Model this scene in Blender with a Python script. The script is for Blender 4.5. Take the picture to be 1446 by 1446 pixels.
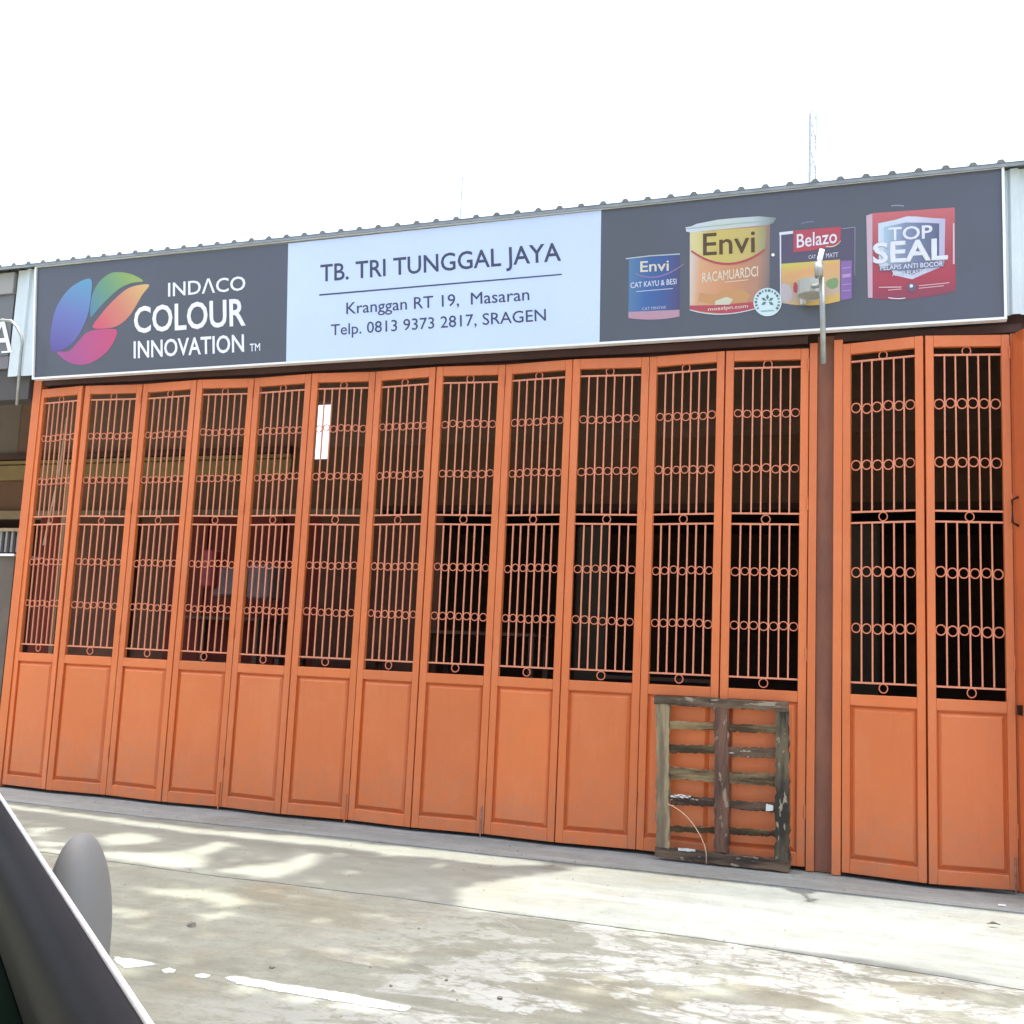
import bpy, bmesh, math, random
import numpy as np
from mathutils import Vector, Matrix
random.seed(7); rng = np.random.default_rng(7)
S = bpy.context.scene
for o in list(bpy.data.objects): bpy.data.objects.remove(o)
COL = S.collection

# ------------------------------------------------------------------ camera
W = 1446.0; F = 1558.139
CR = Matrix(((0.93887812, -0.34421982, 0.00453847), (0.34141013, 0.92936284, -0.14044153), (0.04412487, 0.13340696, 0.99007857)))
CP = Vector((7.26325, -7.51317, 1.2205))
cam = bpy.data.cameras.new('camera'); co = bpy.data.objects.new('camera', cam); COL.objects.link(co)
cam.sensor_width = 36; cam.lens = 36 * F / W; cam.clip_end = 2000; cam.clip_start = 0.02
rx, fy, uz = CR.col[0], CR.col[1], CR.col[2]
m = Matrix.Identity(4)
for i in range(3):
    m[i][0] = rx[i]; m[i][1] = uz[i]; m[i][2] = -fy[i]; m[i][3] = CP[i]
co.matrix_world = m
S.camera = co
# ------------------------------------------------------------------ world and sun
SUN_TILT = math.atan(0.094)                  # high noon sun, a little behind the building (+Y)
world = bpy.data.worlds.new('World'); S.world = world; world.use_nodes = True
nt = world.node_tree; bg = nt.nodes['Background']
sky = nt.nodes.new('ShaderNodeTexSky'); sky.sky_type = 'NISHITA'; sky.sun_disc = False
sky.sun_elevation = math.pi / 2 - SUN_TILT; sky.sun_rotation = 0.0
sky.air_density = 1.0; sky.dust_density = 8.0; sky.ozone_density = 1.0
nt.links.new(sky.outputs[0], bg.inputs[0]); bg.inputs[1].default_value = 0.15
sl = bpy.data.lights.new('sun', 'SUN'); sl.energy = 2.0; sl.angle = math.radians(0.53); sl.color = (1, 0.985, 0.94)
so = bpy.data.objects.new('sun', sl); COL.objects.link(so)
SUND = Vector((0, math.sin(SUN_TILT), math.cos(SUN_TILT)))
so.rotation_euler = SUND.to_track_quat('Z', 'Y').to_euler(); so.location = (0, 0, 30)
S.view_settings.view_transform = 'Standard'; S.view_settings.look = 'None'; S.view_settings.gamma = 1
S.view_settings.use_curve_mapping = False; S.view_settings.exposure = 2.08
S.render.engine = 'CYCLES'

# ------------------------------------------------------------------ helpers
def ray(u, v): return CR @ Vector(((u - W / 2) / F, 1, -(v - W / 2) / F))
def at(u, v, Y): d = ray(u, v); return CP + d * ((Y - CP.y) / d.y)
def gz(u, v, Z=-0.02): d = ray(u, v); return CP + d * ((Z - CP.z) / d.z)
def atd(u, v, dist): return CP + ray(u, v) * dist

def srgb(r, g, b):
    f = lambda c: c / 12.92 if c <= 0.04045 else ((c + 0.055) / 1.055) ** 2.4
    return (f(r / 255), f(g / 255), f(b / 255))
def mat(name, col, rough=0.6, col2=None, scale=3.0, bump=0.0, metal=0.0, stretch=None, bscale=None, spec=0.5, detail=6, lo=0.35, hi=0.65, coat=0.0):
    M = bpy.data.materials.new(name); M.use_nodes = True; n = M.node_tree.nodes; l = M.node_tree.links
    b = n['Principled BSDF']; b.inputs['Base Color'].default_value = (*col, 1); b.inputs['Roughness'].default_value = rough
    b.inputs['Metallic'].default_value = metal; b.inputs['Specular IOR Level'].default_value = spec; b.inputs['Coat Weight'].default_value = coat
    if col2 or bump:
        g = n.new('ShaderNodeNewGeometry'); mp = n.new('ShaderNodeMapping'); l.new(g.outputs['Position'], mp.inputs[0])
        if stretch: mp.inputs['Scale'].default_value = stretch
        nz = n.new('ShaderNodeTexNoise'); nz.inputs['Scale'].default_value = scale; nz.inputs['Detail'].default_value = detail
        nz.inputs['Roughness'].default_value = 0.65; l.new(mp.outputs[0], nz.inputs['Vector'])
        if col2:
            cr = n.new('ShaderNodeValToRGB'); cr.color_ramp.elements[0].position = lo; cr.color_ramp.elements[1].position = hi
            cr.color_ramp.elements[0].color = (*col, 1); cr.color_ramp.elements[1].color = (*col2, 1)
            l.new(nz.outputs[0], cr.inputs[0]); l.new(cr.outputs[0], b.inputs['Base Color'])
        if bump:
            nb = n.new('ShaderNodeTexNoise'); nb.inputs['Scale'].default_value = bscale or scale * 8; nb.inputs['Detail'].default_value = 5
            l.new(mp.outputs[0], nb.inputs['Vector']); bp = n.new('ShaderNodeBump'); bp.inputs['Strength'].default_value = bump
            bp.inputs['Distance'].default_value = 0.01; l.new(nb.outputs[0], bp.inputs['Height']); l.new(bp.outputs[0], b.inputs['Normal'])
    return M
def mute(c, k=0.14, g=0.86):
    m_ = sum(c) / 3; return tuple((x + (m_ - x) * k) * g for x in c)
def ramp_mat(name, p0, p1, stops, rough=0.4):
    "printed colour gradient between two points"
    M = bpy.data.materials.new(name); M.use_nodes = True; n = M.node_tree.nodes; l = M.node_tree.links
    b = n['Principled BSDF']; b.inputs['Roughness'].default_value = rough; b.inputs['Specular IOR Level'].default_value = 0.3
    stops = [(t_, mute(c_)) for t_, c_ in stops]; d = p1 - p0; g = n.new('ShaderNodeNewGeometry')
    s = n.new('ShaderNodeVectorMath'); s.operation = 'SUBTRACT'; l.new(g.outputs['Position'], s.inputs[0]); s.inputs[1].default_value = p0
    dt = n.new('ShaderNodeVectorMath'); dt.operation = 'DOT_PRODUCT'; l.new(s.outputs[0], dt.inputs[0]); dt.inputs[1].default_value = d / d.length_squared
    cr = n.new('ShaderNodeValToRGB'); l.new(dt.outputs['Value'], cr.inputs[0]); el = cr.color_ramp.elements
    el[0].position, el[0].color = stops[0][0], (*stops[0][1], 1); el[1].position, el[1].color = stops[-1][0], (*stops[-1][1], 1)
    for t, c in stops[1:-1]: e = el.new(t); e.color = (*c, 1)
    l.new(cr.outputs[0], b.inputs['Base Color']); return M

class MB:
    def __init__(s): s.v = []; s.f = []
    def quad8(s, P):      # P: 8 pts, bottom loop 0-3, top loop 4-7
        k = len(s.v); s.v += [tuple(p) for p in P]
        for q in ((3, 2, 1, 0), (4, 5, 6, 7), (0, 1, 5, 4), (1, 2, 6, 5), (2, 3, 7, 6), (3, 0, 4, 7)): s.f.append([k + i for i in q])
        return s
    def box(s, x0, x1, y0, y1, z0, z1):
        return s.quad8([(x0, y0, z0), (x1, y0, z0), (x1, y1, z0), (x0, y1, z0), (x0, y0, z1), (x1, y0, z1), (x1, y1, z1), (x0, y1, z1)])
    def tube(s, pts, r, n=6, cap=True):
        pts = [Vector(p) for p in pts]; k0 = len(s.v)
        for i, p in enumerate(pts):
            t = (pts[min(i + 1, len(pts) - 1)] - pts[max(i - 1, 0)]).normalized()
            a = t.cross(Vector((0, 0, 1))); a = t.cross(Vector((1, 0, 0))) if a.length < 0.2 else a; a.normalize(); b = t.cross(a)
            rr = r[i] if isinstance(r, (list, tuple)) else r
            for j in range(n):
                an = 2 * math.pi * j / n; s.v.append(tuple(p + a * rr * math.cos(an) + b * rr * math.sin(an)))
        for i in range(len(pts) - 1):
            for j in range(n):
                a = k0 + i * n + j; b = k0 + i * n + (j + 1) % n; s.f.append([a, b, b + n, a + n])
        if cap: s.f.append([k0 + j for j in range(n)][::-1]); s.f.append([k0 + (len(pts) - 1) * n + j for j in range(n)])
        return s
    def mesh(s, name):
        me = bpy.data.meshes.new(name); me.from_pydata(s.v, [], s.f); me.update()
        bm = bmesh.new(); bm.from_mesh(me); bmesh.ops.recalc_face_normals(bm, faces=bm.faces); bm.to_mesh(me); bm.free(); return me
    def build(s, name, M, parent=None, bevel=0.0, smooth=False):
        me = s.mesh(name)
        if bevel:
            bm = bmesh.new(); bm.from_mesh(me)
            bmesh.ops.bevel(bm, geom=bm.edges[:], offset=bevel, segments=1, affect='EDGES'); bm.to_mesh(me); bm.free()
        return link(name, me, M, parent, smooth)
def link(name, me, M, parent=None, smooth=False):
    if M and not me.materials: me.materials.append(M)
    if smooth: me.shade_smooth()
    o = bpy.data.objects.new(name, me); COL.objects.link(o)
    if parent: o.parent = parent
    return o
def thing(name, label, cat, loc=(0, 0, 0), group=None):
    o = bpy.data.objects.new(name, None); COL.objects.link(o); o.location = loc; o.empty_display_size = 0.1
    o['label'] = label; o['category'] = cat
    if group: o['group'] = group
    return o
def tag(o, label, cat, group=None):
    o['label'] = label; o['category'] = cat
    if group: o['group'] = group
    return o
def struct(o, kind='structure'): o['kind'] = kind; return o
def rel(o, root):     # keep world coordinates of a mesh modelled in world space under a root that was moved
    o.parent = root; o.matrix_parent_inverse = Matrix.Translation(root.location).inverted(); return o

# ------------------------------------------------------------------ materials
ORANGE = mat('orange_gloss_paint', (0.68, 0.172, 0.044), 0.38, (0.62, 0.162, 0.048), 1.6, 0.05, bscale=25, lo=0.3, hi=0.7)
def grime(M):
    n = M.node_tree.nodes; l = M.node_tree.links; b = n['Principled BSDF']; src = b.inputs['Base Color'].links[0].from_socket; g = n['Geometry']
    def mr(x, a, c, o0=0., o1=1.):
        r = n.new('ShaderNodeMapRange'); r.inputs[1].default_value = a; r.inputs[2].default_value = c; r.inputs[3].default_value = o0; r.inputs[4].default_value = o1; l.new(x, r.inputs[0]); return r.outputs[0]
    def mu(a, c):
        x = n.new('ShaderNodeMath'); x.operation = 'MULTIPLY'; l.new(a, x.inputs[0]); l.new(c, x.inputs[1]) if not isinstance(c, float) else setattr(x.inputs[1], 'default_value', c); return x.outputs[0]
    def nz(sc, st, det=6):
        mp = n.new('ShaderNodeMapping'); mp.inputs['Scale'].default_value = st; l.new(g.outputs['Position'], mp.inputs[0]); z = n.new('ShaderNodeTexNoise'); z.inputs['Scale'].default_value = sc
        z.inputs['Detail'].default_value = det; z.inputs['Roughness'].default_value = 0.7; l.new(mp.outputs[0], z.inputs['Vector']); return z.outputs[0]
    def mx(f, a, c):
        x = n.new('ShaderNodeMix'); x.data_type = 'RGBA'; l.new(f, x.inputs[0]); l.new(a, x.inputs[6]); x.inputs[7].default_value = (*c, 1); return x.outputs[2]
    sp = n.new('ShaderNodeSeparateXYZ'); l.new(g.outputs['Position'], sp.inputs[0]); Z = sp.outputs['Z']
    c = mx(mu(mu(mr(Z, 0.55, 0.0), mr(nz(9, (1, 1, 1)), 0.35, 0.7)), 0.6), src, (0.38, 0.19, 0.11))        # splashed dust towards the floor
    c = mx(mu(mr(nz(14, (1.4, 1.4, 0.10)), 0.55, 0.8), 0.32), c, (0.42, 0.115, 0.045))                       # runs
    c = mx(mu(mr(nz(3.2, (1, 1, 0.6)), 0.5, 0.75), 0.30), c, (0.74, 0.27, 0.12))                              # faded patches
    c = mx(mu(mr(nz(75, (1, 1, 1), 3), 0.70, 0.74), 0.8), c, (0.16, 0.06, 0.035))                            # chips
    oi = n.new('ShaderNodeObjectInfo'); hs = n.new('ShaderNodeHueSaturation'); l.new(c, hs.inputs['Color']); l.new(mr(oi.outputs['Random'], 0, 1, 0.94, 1.06), hs.inputs['Value'])
    l.new(hs.outputs[0], b.inputs['Base Color']); return M
grime(ORANGE)
ORANGE_BAR = mat('orange_bar_paint', (0.68, 0.245, 0.135), 0.4); ORANGE_RING = mat('orange_ring_paint', (0.66, 0.20, 0.10), 0.4)
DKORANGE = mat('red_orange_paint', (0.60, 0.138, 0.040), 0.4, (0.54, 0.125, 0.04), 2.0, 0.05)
BROWNPOST = mat('brown_weathered_timber', (0.27, 0.105, 0.058), 0.7, (0.17, 0.070, 0.043), 5, 0.15, stretch=(1, 1, 0.3))
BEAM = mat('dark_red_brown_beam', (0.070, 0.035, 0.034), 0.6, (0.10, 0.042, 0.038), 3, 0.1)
BLACKGAP = mat('dark_seal', (0.01, 0.008, 0.008), 0.8)
CLAD = mat('pale_blue_grey_metal_cladding', (0.60, 0.68, 0.72), 0.4, (0.54, 0.61, 0.65), 2.5)
ROOFM = mat('grey_zinc_roofing', (0.30, 0.33, 0.35), 0.45, (0.22, 0.24, 0.25), 6, 0.08, metal=0.3)
ROOFEND = mat('grey_roof_flashing', (0.20, 0.215, 0.22), 0.5, (0.145, 0.145, 0.14), 4)
WHITEM = mat('white_frame_metal', (0.80, 0.82, 0.84), 0.35)
STEEL = mat('galvanised_pipe', (0.36, 0.38, 0.36), 0.42, (0.28, 0.29, 0.27), 14, metal=0.4)
WALLB = mat('olive_brown_wall', (0.185, 0.090, 0.055), 0.85, (0.13, 0.070, 0.036), 1.2, 0.1)
WALLG = mat('grey_brown_plaster', (0.225, 0.170, 0.140), 0.85, (0.18, 0.145, 0.115), 1.5, 0.1)
YELLOW = mat('ochre_painted_band', (0.30, 0.20, 0.075), 0.7, (0.22, 0.155, 0.06), 3)
TRIM = mat('pale_brown_trim', (0.32, 0.225, 0.13), 0.7, (0.25, 0.18, 0.11), 3)
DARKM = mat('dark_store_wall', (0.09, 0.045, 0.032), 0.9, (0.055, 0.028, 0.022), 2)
FLOORM = mat('dark_cement_floor', (0.10, 0.085, 0.07), 0.8, (0.07, 0.06, 0.05), 2)

def glass_mat():
    M = bpy.data.materials.new('thin_window_glass'); M.use_nodes = True; n = M.node_tree.nodes; l = M.node_tree.links
    n.remove(n['Principled BSDF']); out = n['Material Output']
    t = n.new('ShaderNodeBsdfTransparent'); t.inputs[0].default_value = (0.93, 0.92, 0.90, 1)
    g = n.new('ShaderNodeBsdfGlossy'); g.inputs['Roughness'].default_value = 0.04; g.inputs[0].default_value = (1, 1, 1, 1)
    fr = n.new('ShaderNodeFresnel'); fr.inputs[0].default_value = 1.45
    mx = n.new('ShaderNodeMixShader'); l.new(fr.outputs[0], mx.inputs[0]); l.new(t.outputs[0], mx.inputs[1]); l.new(g.outputs[0], mx.inputs[2])
    l.new(mx.outputs[0], out.inputs[0]); return M
GLASS = glass_mat()

def concrete(name, base, light, brown, crust=False, apron=False):
    M = bpy.data.materials.new(name); M.use_nodes = True; n = M.node_tree.nodes; l = M.node_tree.links
    b = n['Principled BSDF']; b.inputs['Roughness'].default_value = 0.85; b.inputs['Specular IOR Level'].default_value = 0.25
    g = n.new('ShaderNodeNewGeometry')
    def noise(sc, st=(1, 1, 1), det=7, dist=0.0):
        mp = n.new('ShaderNodeMapping'); mp.inputs['Scale'].default_value = st; l.new(g.outputs['Position'], mp.inputs[0])
        z = n.new('ShaderNodeTexNoise'); z.inputs['Scale'].default_value = sc; z.inputs['Detail'].default_value = det; z.inputs['Roughness'].default_value = 0.68
        z.inputs['Distortion'].default_value = dist; l.new(mp.outputs[0], z.inputs['Vector']); return z.outputs[0]
    def ramp(x, a, c):
        r = n.new('ShaderNodeMapRange'); r.inputs[1].default_value = a; r.inputs[2].default_value = c; r.clamp = True; l.new(x, r.inputs[0]); return r.outputs[0]
    def mix(f, a, c, mode='MIX'):
        x = n.new('ShaderNodeMix'); x.data_type = 'RGBA'; x.blend_type = mode
        if isinstance(f, float): x.inputs[0].default_value = f
        else: l.new(f, x.inputs[0])
        for k, q in ((6, a), (7, c)):
            if isinstance(q, tuple): x.inputs[k].default_value = (*q, 1)
            else: l.new(q, x.inputs[k])
        return x.outputs[2]
    def mul(a, c):
        x = n.new('ShaderNodeMath'); x.operation = 'MULTIPLY'
        for k, q in ((0, a), (1, c)):
            if isinstance(q, float): x.inputs[k].default_value = q
            else: l.new(q, x.inputs[k])
        return x.outputs[0]
    c = mix(ramp(noise(0.9, (0.6, 1.4, 1)), 0.38, 0.62), base, light)
    c = mix(mul(ramp(noise(0.55, dist=0.4), 0.52, 0.66), 0.8), c, brown)
    c = mix(mul(ramp(noise(9.0), 0.45, 0.8), 0.5), c, tuple(x * 0.6 for x in base))
    c = mix(mul(ramp(noise(3.0, (0.25, 2.4, 1)), 0.5, 0.72), 0.45), c, tuple(min(1, x * 1.35) for x in light))
    c = mix(mul(ramp(noise(60.0, det=3), 0.5, 0.8), 0.35), c, tuple(x * 0.45 for x in base))
    sp = n.new('ShaderNodeSeparateXYZ'); l.new(g.outputs['Position'], sp.inputs[0])
    # hairline cracks
    mp = n.new('ShaderNodeMapping'); l.new(g.outputs['Position'], mp.inputs[0])
    dn = n.new('ShaderNodeTexNoise'); dn.inputs['Scale'].default_value = 5; dn.inputs['Detail'].default_value = 4; l.new(g.outputs['Position'], dn.inputs['Vector'])
    mv = n.new('ShaderNodeMix'); mv.data_type = 'VECTOR'; mv.inputs[0].default_value = 0.16; l.new(mp.outputs[0], mv.inputs[4]); l.new(dn.outputs['Color'], mv.inputs[5])
    vo = n.new('ShaderNodeTexVoronoi'); vo.feature = 'DISTANCE_TO_EDGE'; vo.inputs['Scale'].default_value = 7.0 if crust else 1.3; l.new(mv.outputs[1], vo.inputs['Vector'])
    crk = mul(ramp(vo.outputs['Distance'], 0.030 if crust else 0.006, 0.0), ramp(noise(1.1), 0.45, 0.62))
    if apron: c = mix(mul(ramp(sp.outputs['X'], 5.9, 4.2), 0.75), c, mix(ramp(noise(1.4, (0.5, 2, 1)), 0.35, 0.65), (0.180, 0.186, 0.146), (0.238, 0.248, 0.206)))
    hgt = noise(40.0, det=5)
    if crust:      # remains of a whitish cement skim over the yard, worn through in flakes
        cm = ramp(noise(2.1, (0.8, 1.5, 1), 9, 0.5), 0.47, 0.51)
        fl = ramp(noise(13.0, (0.8, 1.2, 1), 6), 0.40, 0.50)
        xr = ramp(sp.outputs['X'], 4.6, 6.0)
        cm = mul(mul(cm, fl), xr)
        c = mix(cm, c, (0.37, 0.388, 0.352))
        c = mix(mul(mul(crk, 0.6), ramp(sp.outputs['X'], 3.8, 5.6)), c, (0.16, 0.145, 0.12))
        c = mix(mul(mul(ramp(vo.outputs['Distance'], 0.045, 0.01), cm), 0.6), c, (0.24, 0.23, 0.20))
    else:
        c = mix(mul(crk, 0.35), c, tuple(x * 0.4 for x in base))
    l.new(c, b.inputs['Base Color'])
    bp = n.new('ShaderNodeBump'); bp.inputs['Strength'].default_value = 0.35; bp.inputs['Distance'].default_value = 0.006
    l.new(hgt, bp.inputs['Height']); l.new(bp.outputs[0], b.inputs['Normal'])
    return M
YARDM = concrete('worn_yard_concrete', (0.180, 0.185, 0.140), (0.240, 0.254, 0.208), (0.208, 0.182, 0.122), crust=True)
APRONM = concrete('pale_apron_concrete', (0.162, 0.176, 0.160), (0.230, 0.248, 0.230), (0.176, 0.168, 0.132), apron=True)
SILLM = concrete('grey_threshold_concrete', (0.225, 0.25, 0.232), (0.30, 0.325, 0.305), (0.215, 0.22, 0.19))

# ------------------------------------------------------------------ ground
def sheet(name, pts, ztop, thick, M, wob=0.0):
    top = [Vector((x, y, ztop)) for x, y in pts]; b = MB(); n = len(top)
    b.v = [tuple(p) for p in top] + [(p.x, p.y, ztop - thick) for p in top]
    b.f = [list(range(n))] + [[i, (i + 1) % n, n + (i + 1) % n, n + i] for i in range(n)]
    return struct(b.build(name, M))
struct(MB().box(-300, 300, -300, 300, -0.60, -0.038).build('ground', YARDM))
def edge(x0, x1, f, n=60): return [(x0 + (x1 - x0) * i / n, f(x0 + (x1 - x0) * i / n)) for i in range(n + 1)]
seam = lambda x: -2.08 - 0.10 * max(0, x - 6) + 0.015 * math.sin(x * 3.1) + 0.008 * math.sin(x * 11.3)
thr = lambda x: -0.60 + 0.012 * math.sin(x * 2.3) + 0.006 * math.sin(x * 9)
sheet('apron', edge(-6, 14, seam) + [(14, -0.3), (-6, -0.3)], -0.034, 0.2, APRONM)
sheet('threshold', edge(-6, 14, thr) + [(14, 0.12), (-6, 0.12)], -0.026, 0.2, SILLM)
struct(MB().box(-6, 12, 0.121, 7, -0.3, -0.02).build('floor', FLOORM))

# ------------------------------------------------------------------ folding door leaves
LW, LH = 0.55, 3.41
ST = 0.054
def ring_mesh(R=0.0285, r=0.0045, n=14, k=4):
    b = MB()
    for i in range(n):
        a = 2 * math.pi * i / n
        for j in range(k):
            t = 2 * math.pi * j / k + math.pi / 4; q = R + r * math.cos(t); b.v.append((q * math.cos(a), r * math.sin(t), q * math.sin(a)))
    for i in range(n):
        for j in range(k): b.f.append([i * k + j, ((i + 1) % n) * k + j, ((i + 1) % n) * k + (j + 1) % k, i * k + (j + 1) % k])
    return b.mesh('ring')
TH = 0.019   # half thickness of the leaf frame
def bevbox(x0, x1, y0, y1, z0, z1, bev=0.003):
    me = MB().box(x0, x1, y0, y1, z0, z1).mesh('piece'); bm = bmesh.new(); bm.from_mesh(me)
    bmesh.ops.bevel(bm, geom=bm.edges[:], offset=bev, segments=1, affect='EDGES'); bm.to_mesh(me); bm.free(); return me
Z_OP0, Z_OP1 = 1.105, 3.335
Z_PAN0, Z_PAN1 = 0.085, 1.035
stile_me = bevbox(-ST / 2, ST / 2, -TH, TH, 0, LH)
rail_top = bevbox(ST, LW - ST, -TH, TH, Z_OP1, LH); rail_lock = bevbox(ST, LW - ST, -TH, TH, Z_PAN1, Z_OP0); rail_bot = bevbox(ST, LW - ST, -TH, TH, 0, Z_PAN0)
def panel_mesh():
    b = MB(); x0, x1, z0, z1 = ST, LW - ST, Z_PAN0, Z_PAN1
    loops = [(0, 0.004), (0.007, 0.004), (0.034, -0.018), (0.0345, -0.018)]
    for i, (d, y) in enumerate(loops): b.v += [(x0 + d, y, z0 + d), (x1 - d, y, z0 + d), (x1 - d, y, z1 - d), (x0 + d, y, z1 - d)]
    for i in range(3):
        for j in range(4): b.f.append([i * 4 + j, i * 4 + (j + 1) % 4, i * 4 + 4 + (j + 1) % 4, i * 4 + 4 + j])
    b.f.append([12, 13, 14, 15]); k = len(b.v)
    b.v += [(x0, 0.008, z0), (x1, 0.008, z0), (x1, 0.008, z1), (x0, 0.008, z1)]; b.f.append([k + 3, k + 2, k + 1, k])
    for j in range(4): b.f.append([j, k + j, k + (j + 1) % 4, (j + 1) % 4])
    return b.mesh('panel')
panel_me = panel_mesh(); ring_me = ring_mesh(0.0262); ringbig_me = ring_mesh(0.0285); ring7_me = ring_me
cross_me = MB().box(ST, LW - ST, -0.006, 0.006, -0.006, 0.006).mesh('crossbar')
def bar_mesh(z0, z1): return MB().box(-0.0050, 0.0050, -0.0050, 0.0050, z0, z1).mesh('bar')
ZC = [3.285, 2.275, 2.205, 1.180]
bar_up, bar_lo = bar_mesh(ZC[1] + .006, ZC[0] - .006), bar_mesh(ZC[3] + .006, ZC[2] - .006)
for me in (stile_me, rail_top, rail_lock, rail_bot, panel_me): me.materials.append(ORANGE)
for me in (cross_me, bar_up, bar_lo): me.materials.append(ORANGE_BAR)
for me in (ring_me, ringbig_me): me.materials.append(ORANGE_RING)
pane_me = MB().box(ST - .005, LW - ST + .005, 0.010, 0.014, Z_OP0 - 0.005, Z_OP1 + 0.005).mesh('glass_pane'); pane_me.materials.append(GLASS)
def leaf(p0, p1, lean, label, n=7, glass=True, H=LH):
    t = thing('folding_door_leaf', label, 'door leaf', group='orange folding door leaves')
    d = Vector((p1[0] - p0[0], p1[1] - p0[1], 0)); L = d.length
    X = d.normalized(); Z = Vector((lean, 0, H)).normalized(); Y = Z.cross(X).normalized()
    g = 0.0035
    m = Matrix.Identity(4)
    sx = (L - 2 * g) / LW
    for i in range(3): m[i][0] = X[i] * sx; m[i][1] = Y[i]; m[i][2] = Z[i] * (H / LH); m[i][3] = (p0[0] + X.x * g, p0[1] + X.y * g, p0[2] if len(p0) > 2 else 0.0)[i]
    t.matrix_world = m
    def P(name, me, x=0, y=0, z=0, r=0, par=None):
        o = bpy.data.objects.new(name, me); COL.objects.link(o); o.parent = par or t; o.location = (x, y, z)
        if r: o.rotation_euler = (0, r, 0)
        return o
    P('stile', stile_me, ST / 2); P('stile', stile_me, LW - ST / 2)
    P('rail', rail_top); P('rail', rail_lock); P('rail', rail_bot); P('panel', panel_me)
    wi = LW - 2 * ST; pit = wi / n
    for z in ZC: P('crossbar', cross_me, z=z + random.uniform(-.002, .002))
    for i in range(1, n):
        x = ST + pit * i
        for me in (bar_up, bar_lo):
            o = P('bar', me, x + random.uniform(-.003, .003)); zc = 2.8 if me is bar_up else 1.7
            a = random.uniform(-.0028, .0028); o.rotation_euler = (0, a, 0); o.location.x -= a * zc
    for z in (2.965, 2.585, 1.885, 1.525):
        for i in range(n):
            o = P('ring', ring_me, ST + pit * (i + .5) + random.uniform(-.002, .002), random.uniform(-.004, .001), z + random.uniform(-.006, .006), random.uniform(0, 3))
            s = pit / 0.0614 * random.uniform(.93, 1.03); o.scale = (s, 1, s)
    for z in (3.311, 2.24, 1.147):
        o = P('ring', ringbig_me, LW / 2 + random.uniform(-.006, .006), -0.002, z + random.uniform(-.003, .003))
    pass
    return t
xs = [0.015, 0.520, 1.090, 1.668, 2.192, 2.752, 3.298, 3.832, 4.380, 4.920, 5.480, 6.026, 6.586]
ys = [0 if k % 2 == 0 else -0.046 for k in range(13)]
xtop = [-0.050, 0.508, 1.108, 1.672, 2.208, 2.760, 3.308, 3.838, 4.398, 4.922, 5.482, 6.022, 6.590]
desc = ['leftmost folding door leaf, beside the grey neighbouring porch', 'second folding door leaf from the left edge of the gate',
 'folding door leaf under the pink petal of the emblem', 'folding door leaf under the large white lettering COLOUR',
 'folding door leaf left of the bright white opening seen through the grille', 'folding door leaf with the bright white opening behind its left bars',
 'folding door leaf under the dark letters TRI of the sign', 'folding door leaf under the middle of the pale blue sign panel',
 'ninth folding door leaf from the left, below the word JAYA', 'folding door leaf below the border of the pale blue and right dark sign panels',
 'folding door leaf behind the left half of the leaning timber window frame', 'folding door leaf behind the right half of the leaning timber frame, beside brown post']
for k in range(12):
    leaf((xs[k], ys[k]), (xs[k + 1], ys[k + 1]), ((xtop[k] - xs[k]) + (xtop[k + 1] - xs[k + 1])) / 2, desc[k])
leaf((6.812, -0.055), (7.318, -0.145, 0), -0.012, 'first folding door leaf right of the brown post', 6)
leaf((7.318, -0.145), (7.825, -0.065), -0.005, 'folding door leaf at the right, second from the brown post', 6)
l15 = leaf((7.850, -0.07, 0), (8.07, -0.50), 0.0, 'folding door leaf swung outwards at the right edge, with a dark pull handle', 6)
for ch in list(l15.children):
    if ch.name.startswith(('stile', 'rail', 'panel')):
        ch.data = ch.data.copy(); ch.data.materials.clear(); ch.data.materials.append(DKORANGE)
IRON = mat('dark_iron', (0.03, 0.022, 0.02), 0.45, metal=0.6)
st0 = [c for c in l15.children if c.name.startswith('stile')][0]; st0.scale.x = 2.8; st0.location.x = ST * 1.4
for ch in list(l15.children):
    if ch.name.startswith(('bar', 'ring')) and ch.location.x < .16: bpy.data.objects.remove(ch)
h = MB().tube([(0.05, -0.02, 2.36), (0.05, -0.06, 2.34), (0.05, -0.06, 2.20), (0.05, -0.02, 2.18)], 0.008).build('handle', IRON, l15)
MB().box(0.035, 0.06, -0.045, -0.02, 1.03, 1.09).build('bolt', IRON, l15)
# hinges, drop bolts on leaf joints
BOLTM = mat('worn_bolt_metal', (0.35, 0.30, 0.27), 0.5, (0.2, 0.07, 0.04), 30, metal=0.3)
leaves = [o for o in COL.objects if o.name.startswith('folding_door_leaf')]
for i, t in enumerate(leaves):
    if i % 2 == 1 and i < 14:
        for z in (0.30, 1.30, 2.30, 3.25):
            b = MB().tube([(LW - 0.004, -TH - 0.005, z), (LW - 0.004, -TH - 0.005, z + 0.085)], 0.0065, 8).build('hinge', ORANGE, t)
    if i in (3, 5, 7, 13):
        MB().tube([(LW - 0.02, -TH - 0.007, -0.017), (LW - 0.02, -TH - 0.007, 0.19)], 0.005, 6).build('drop_bolt', BOLTM if i in (7, 13) else ORANGE, t)

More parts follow.
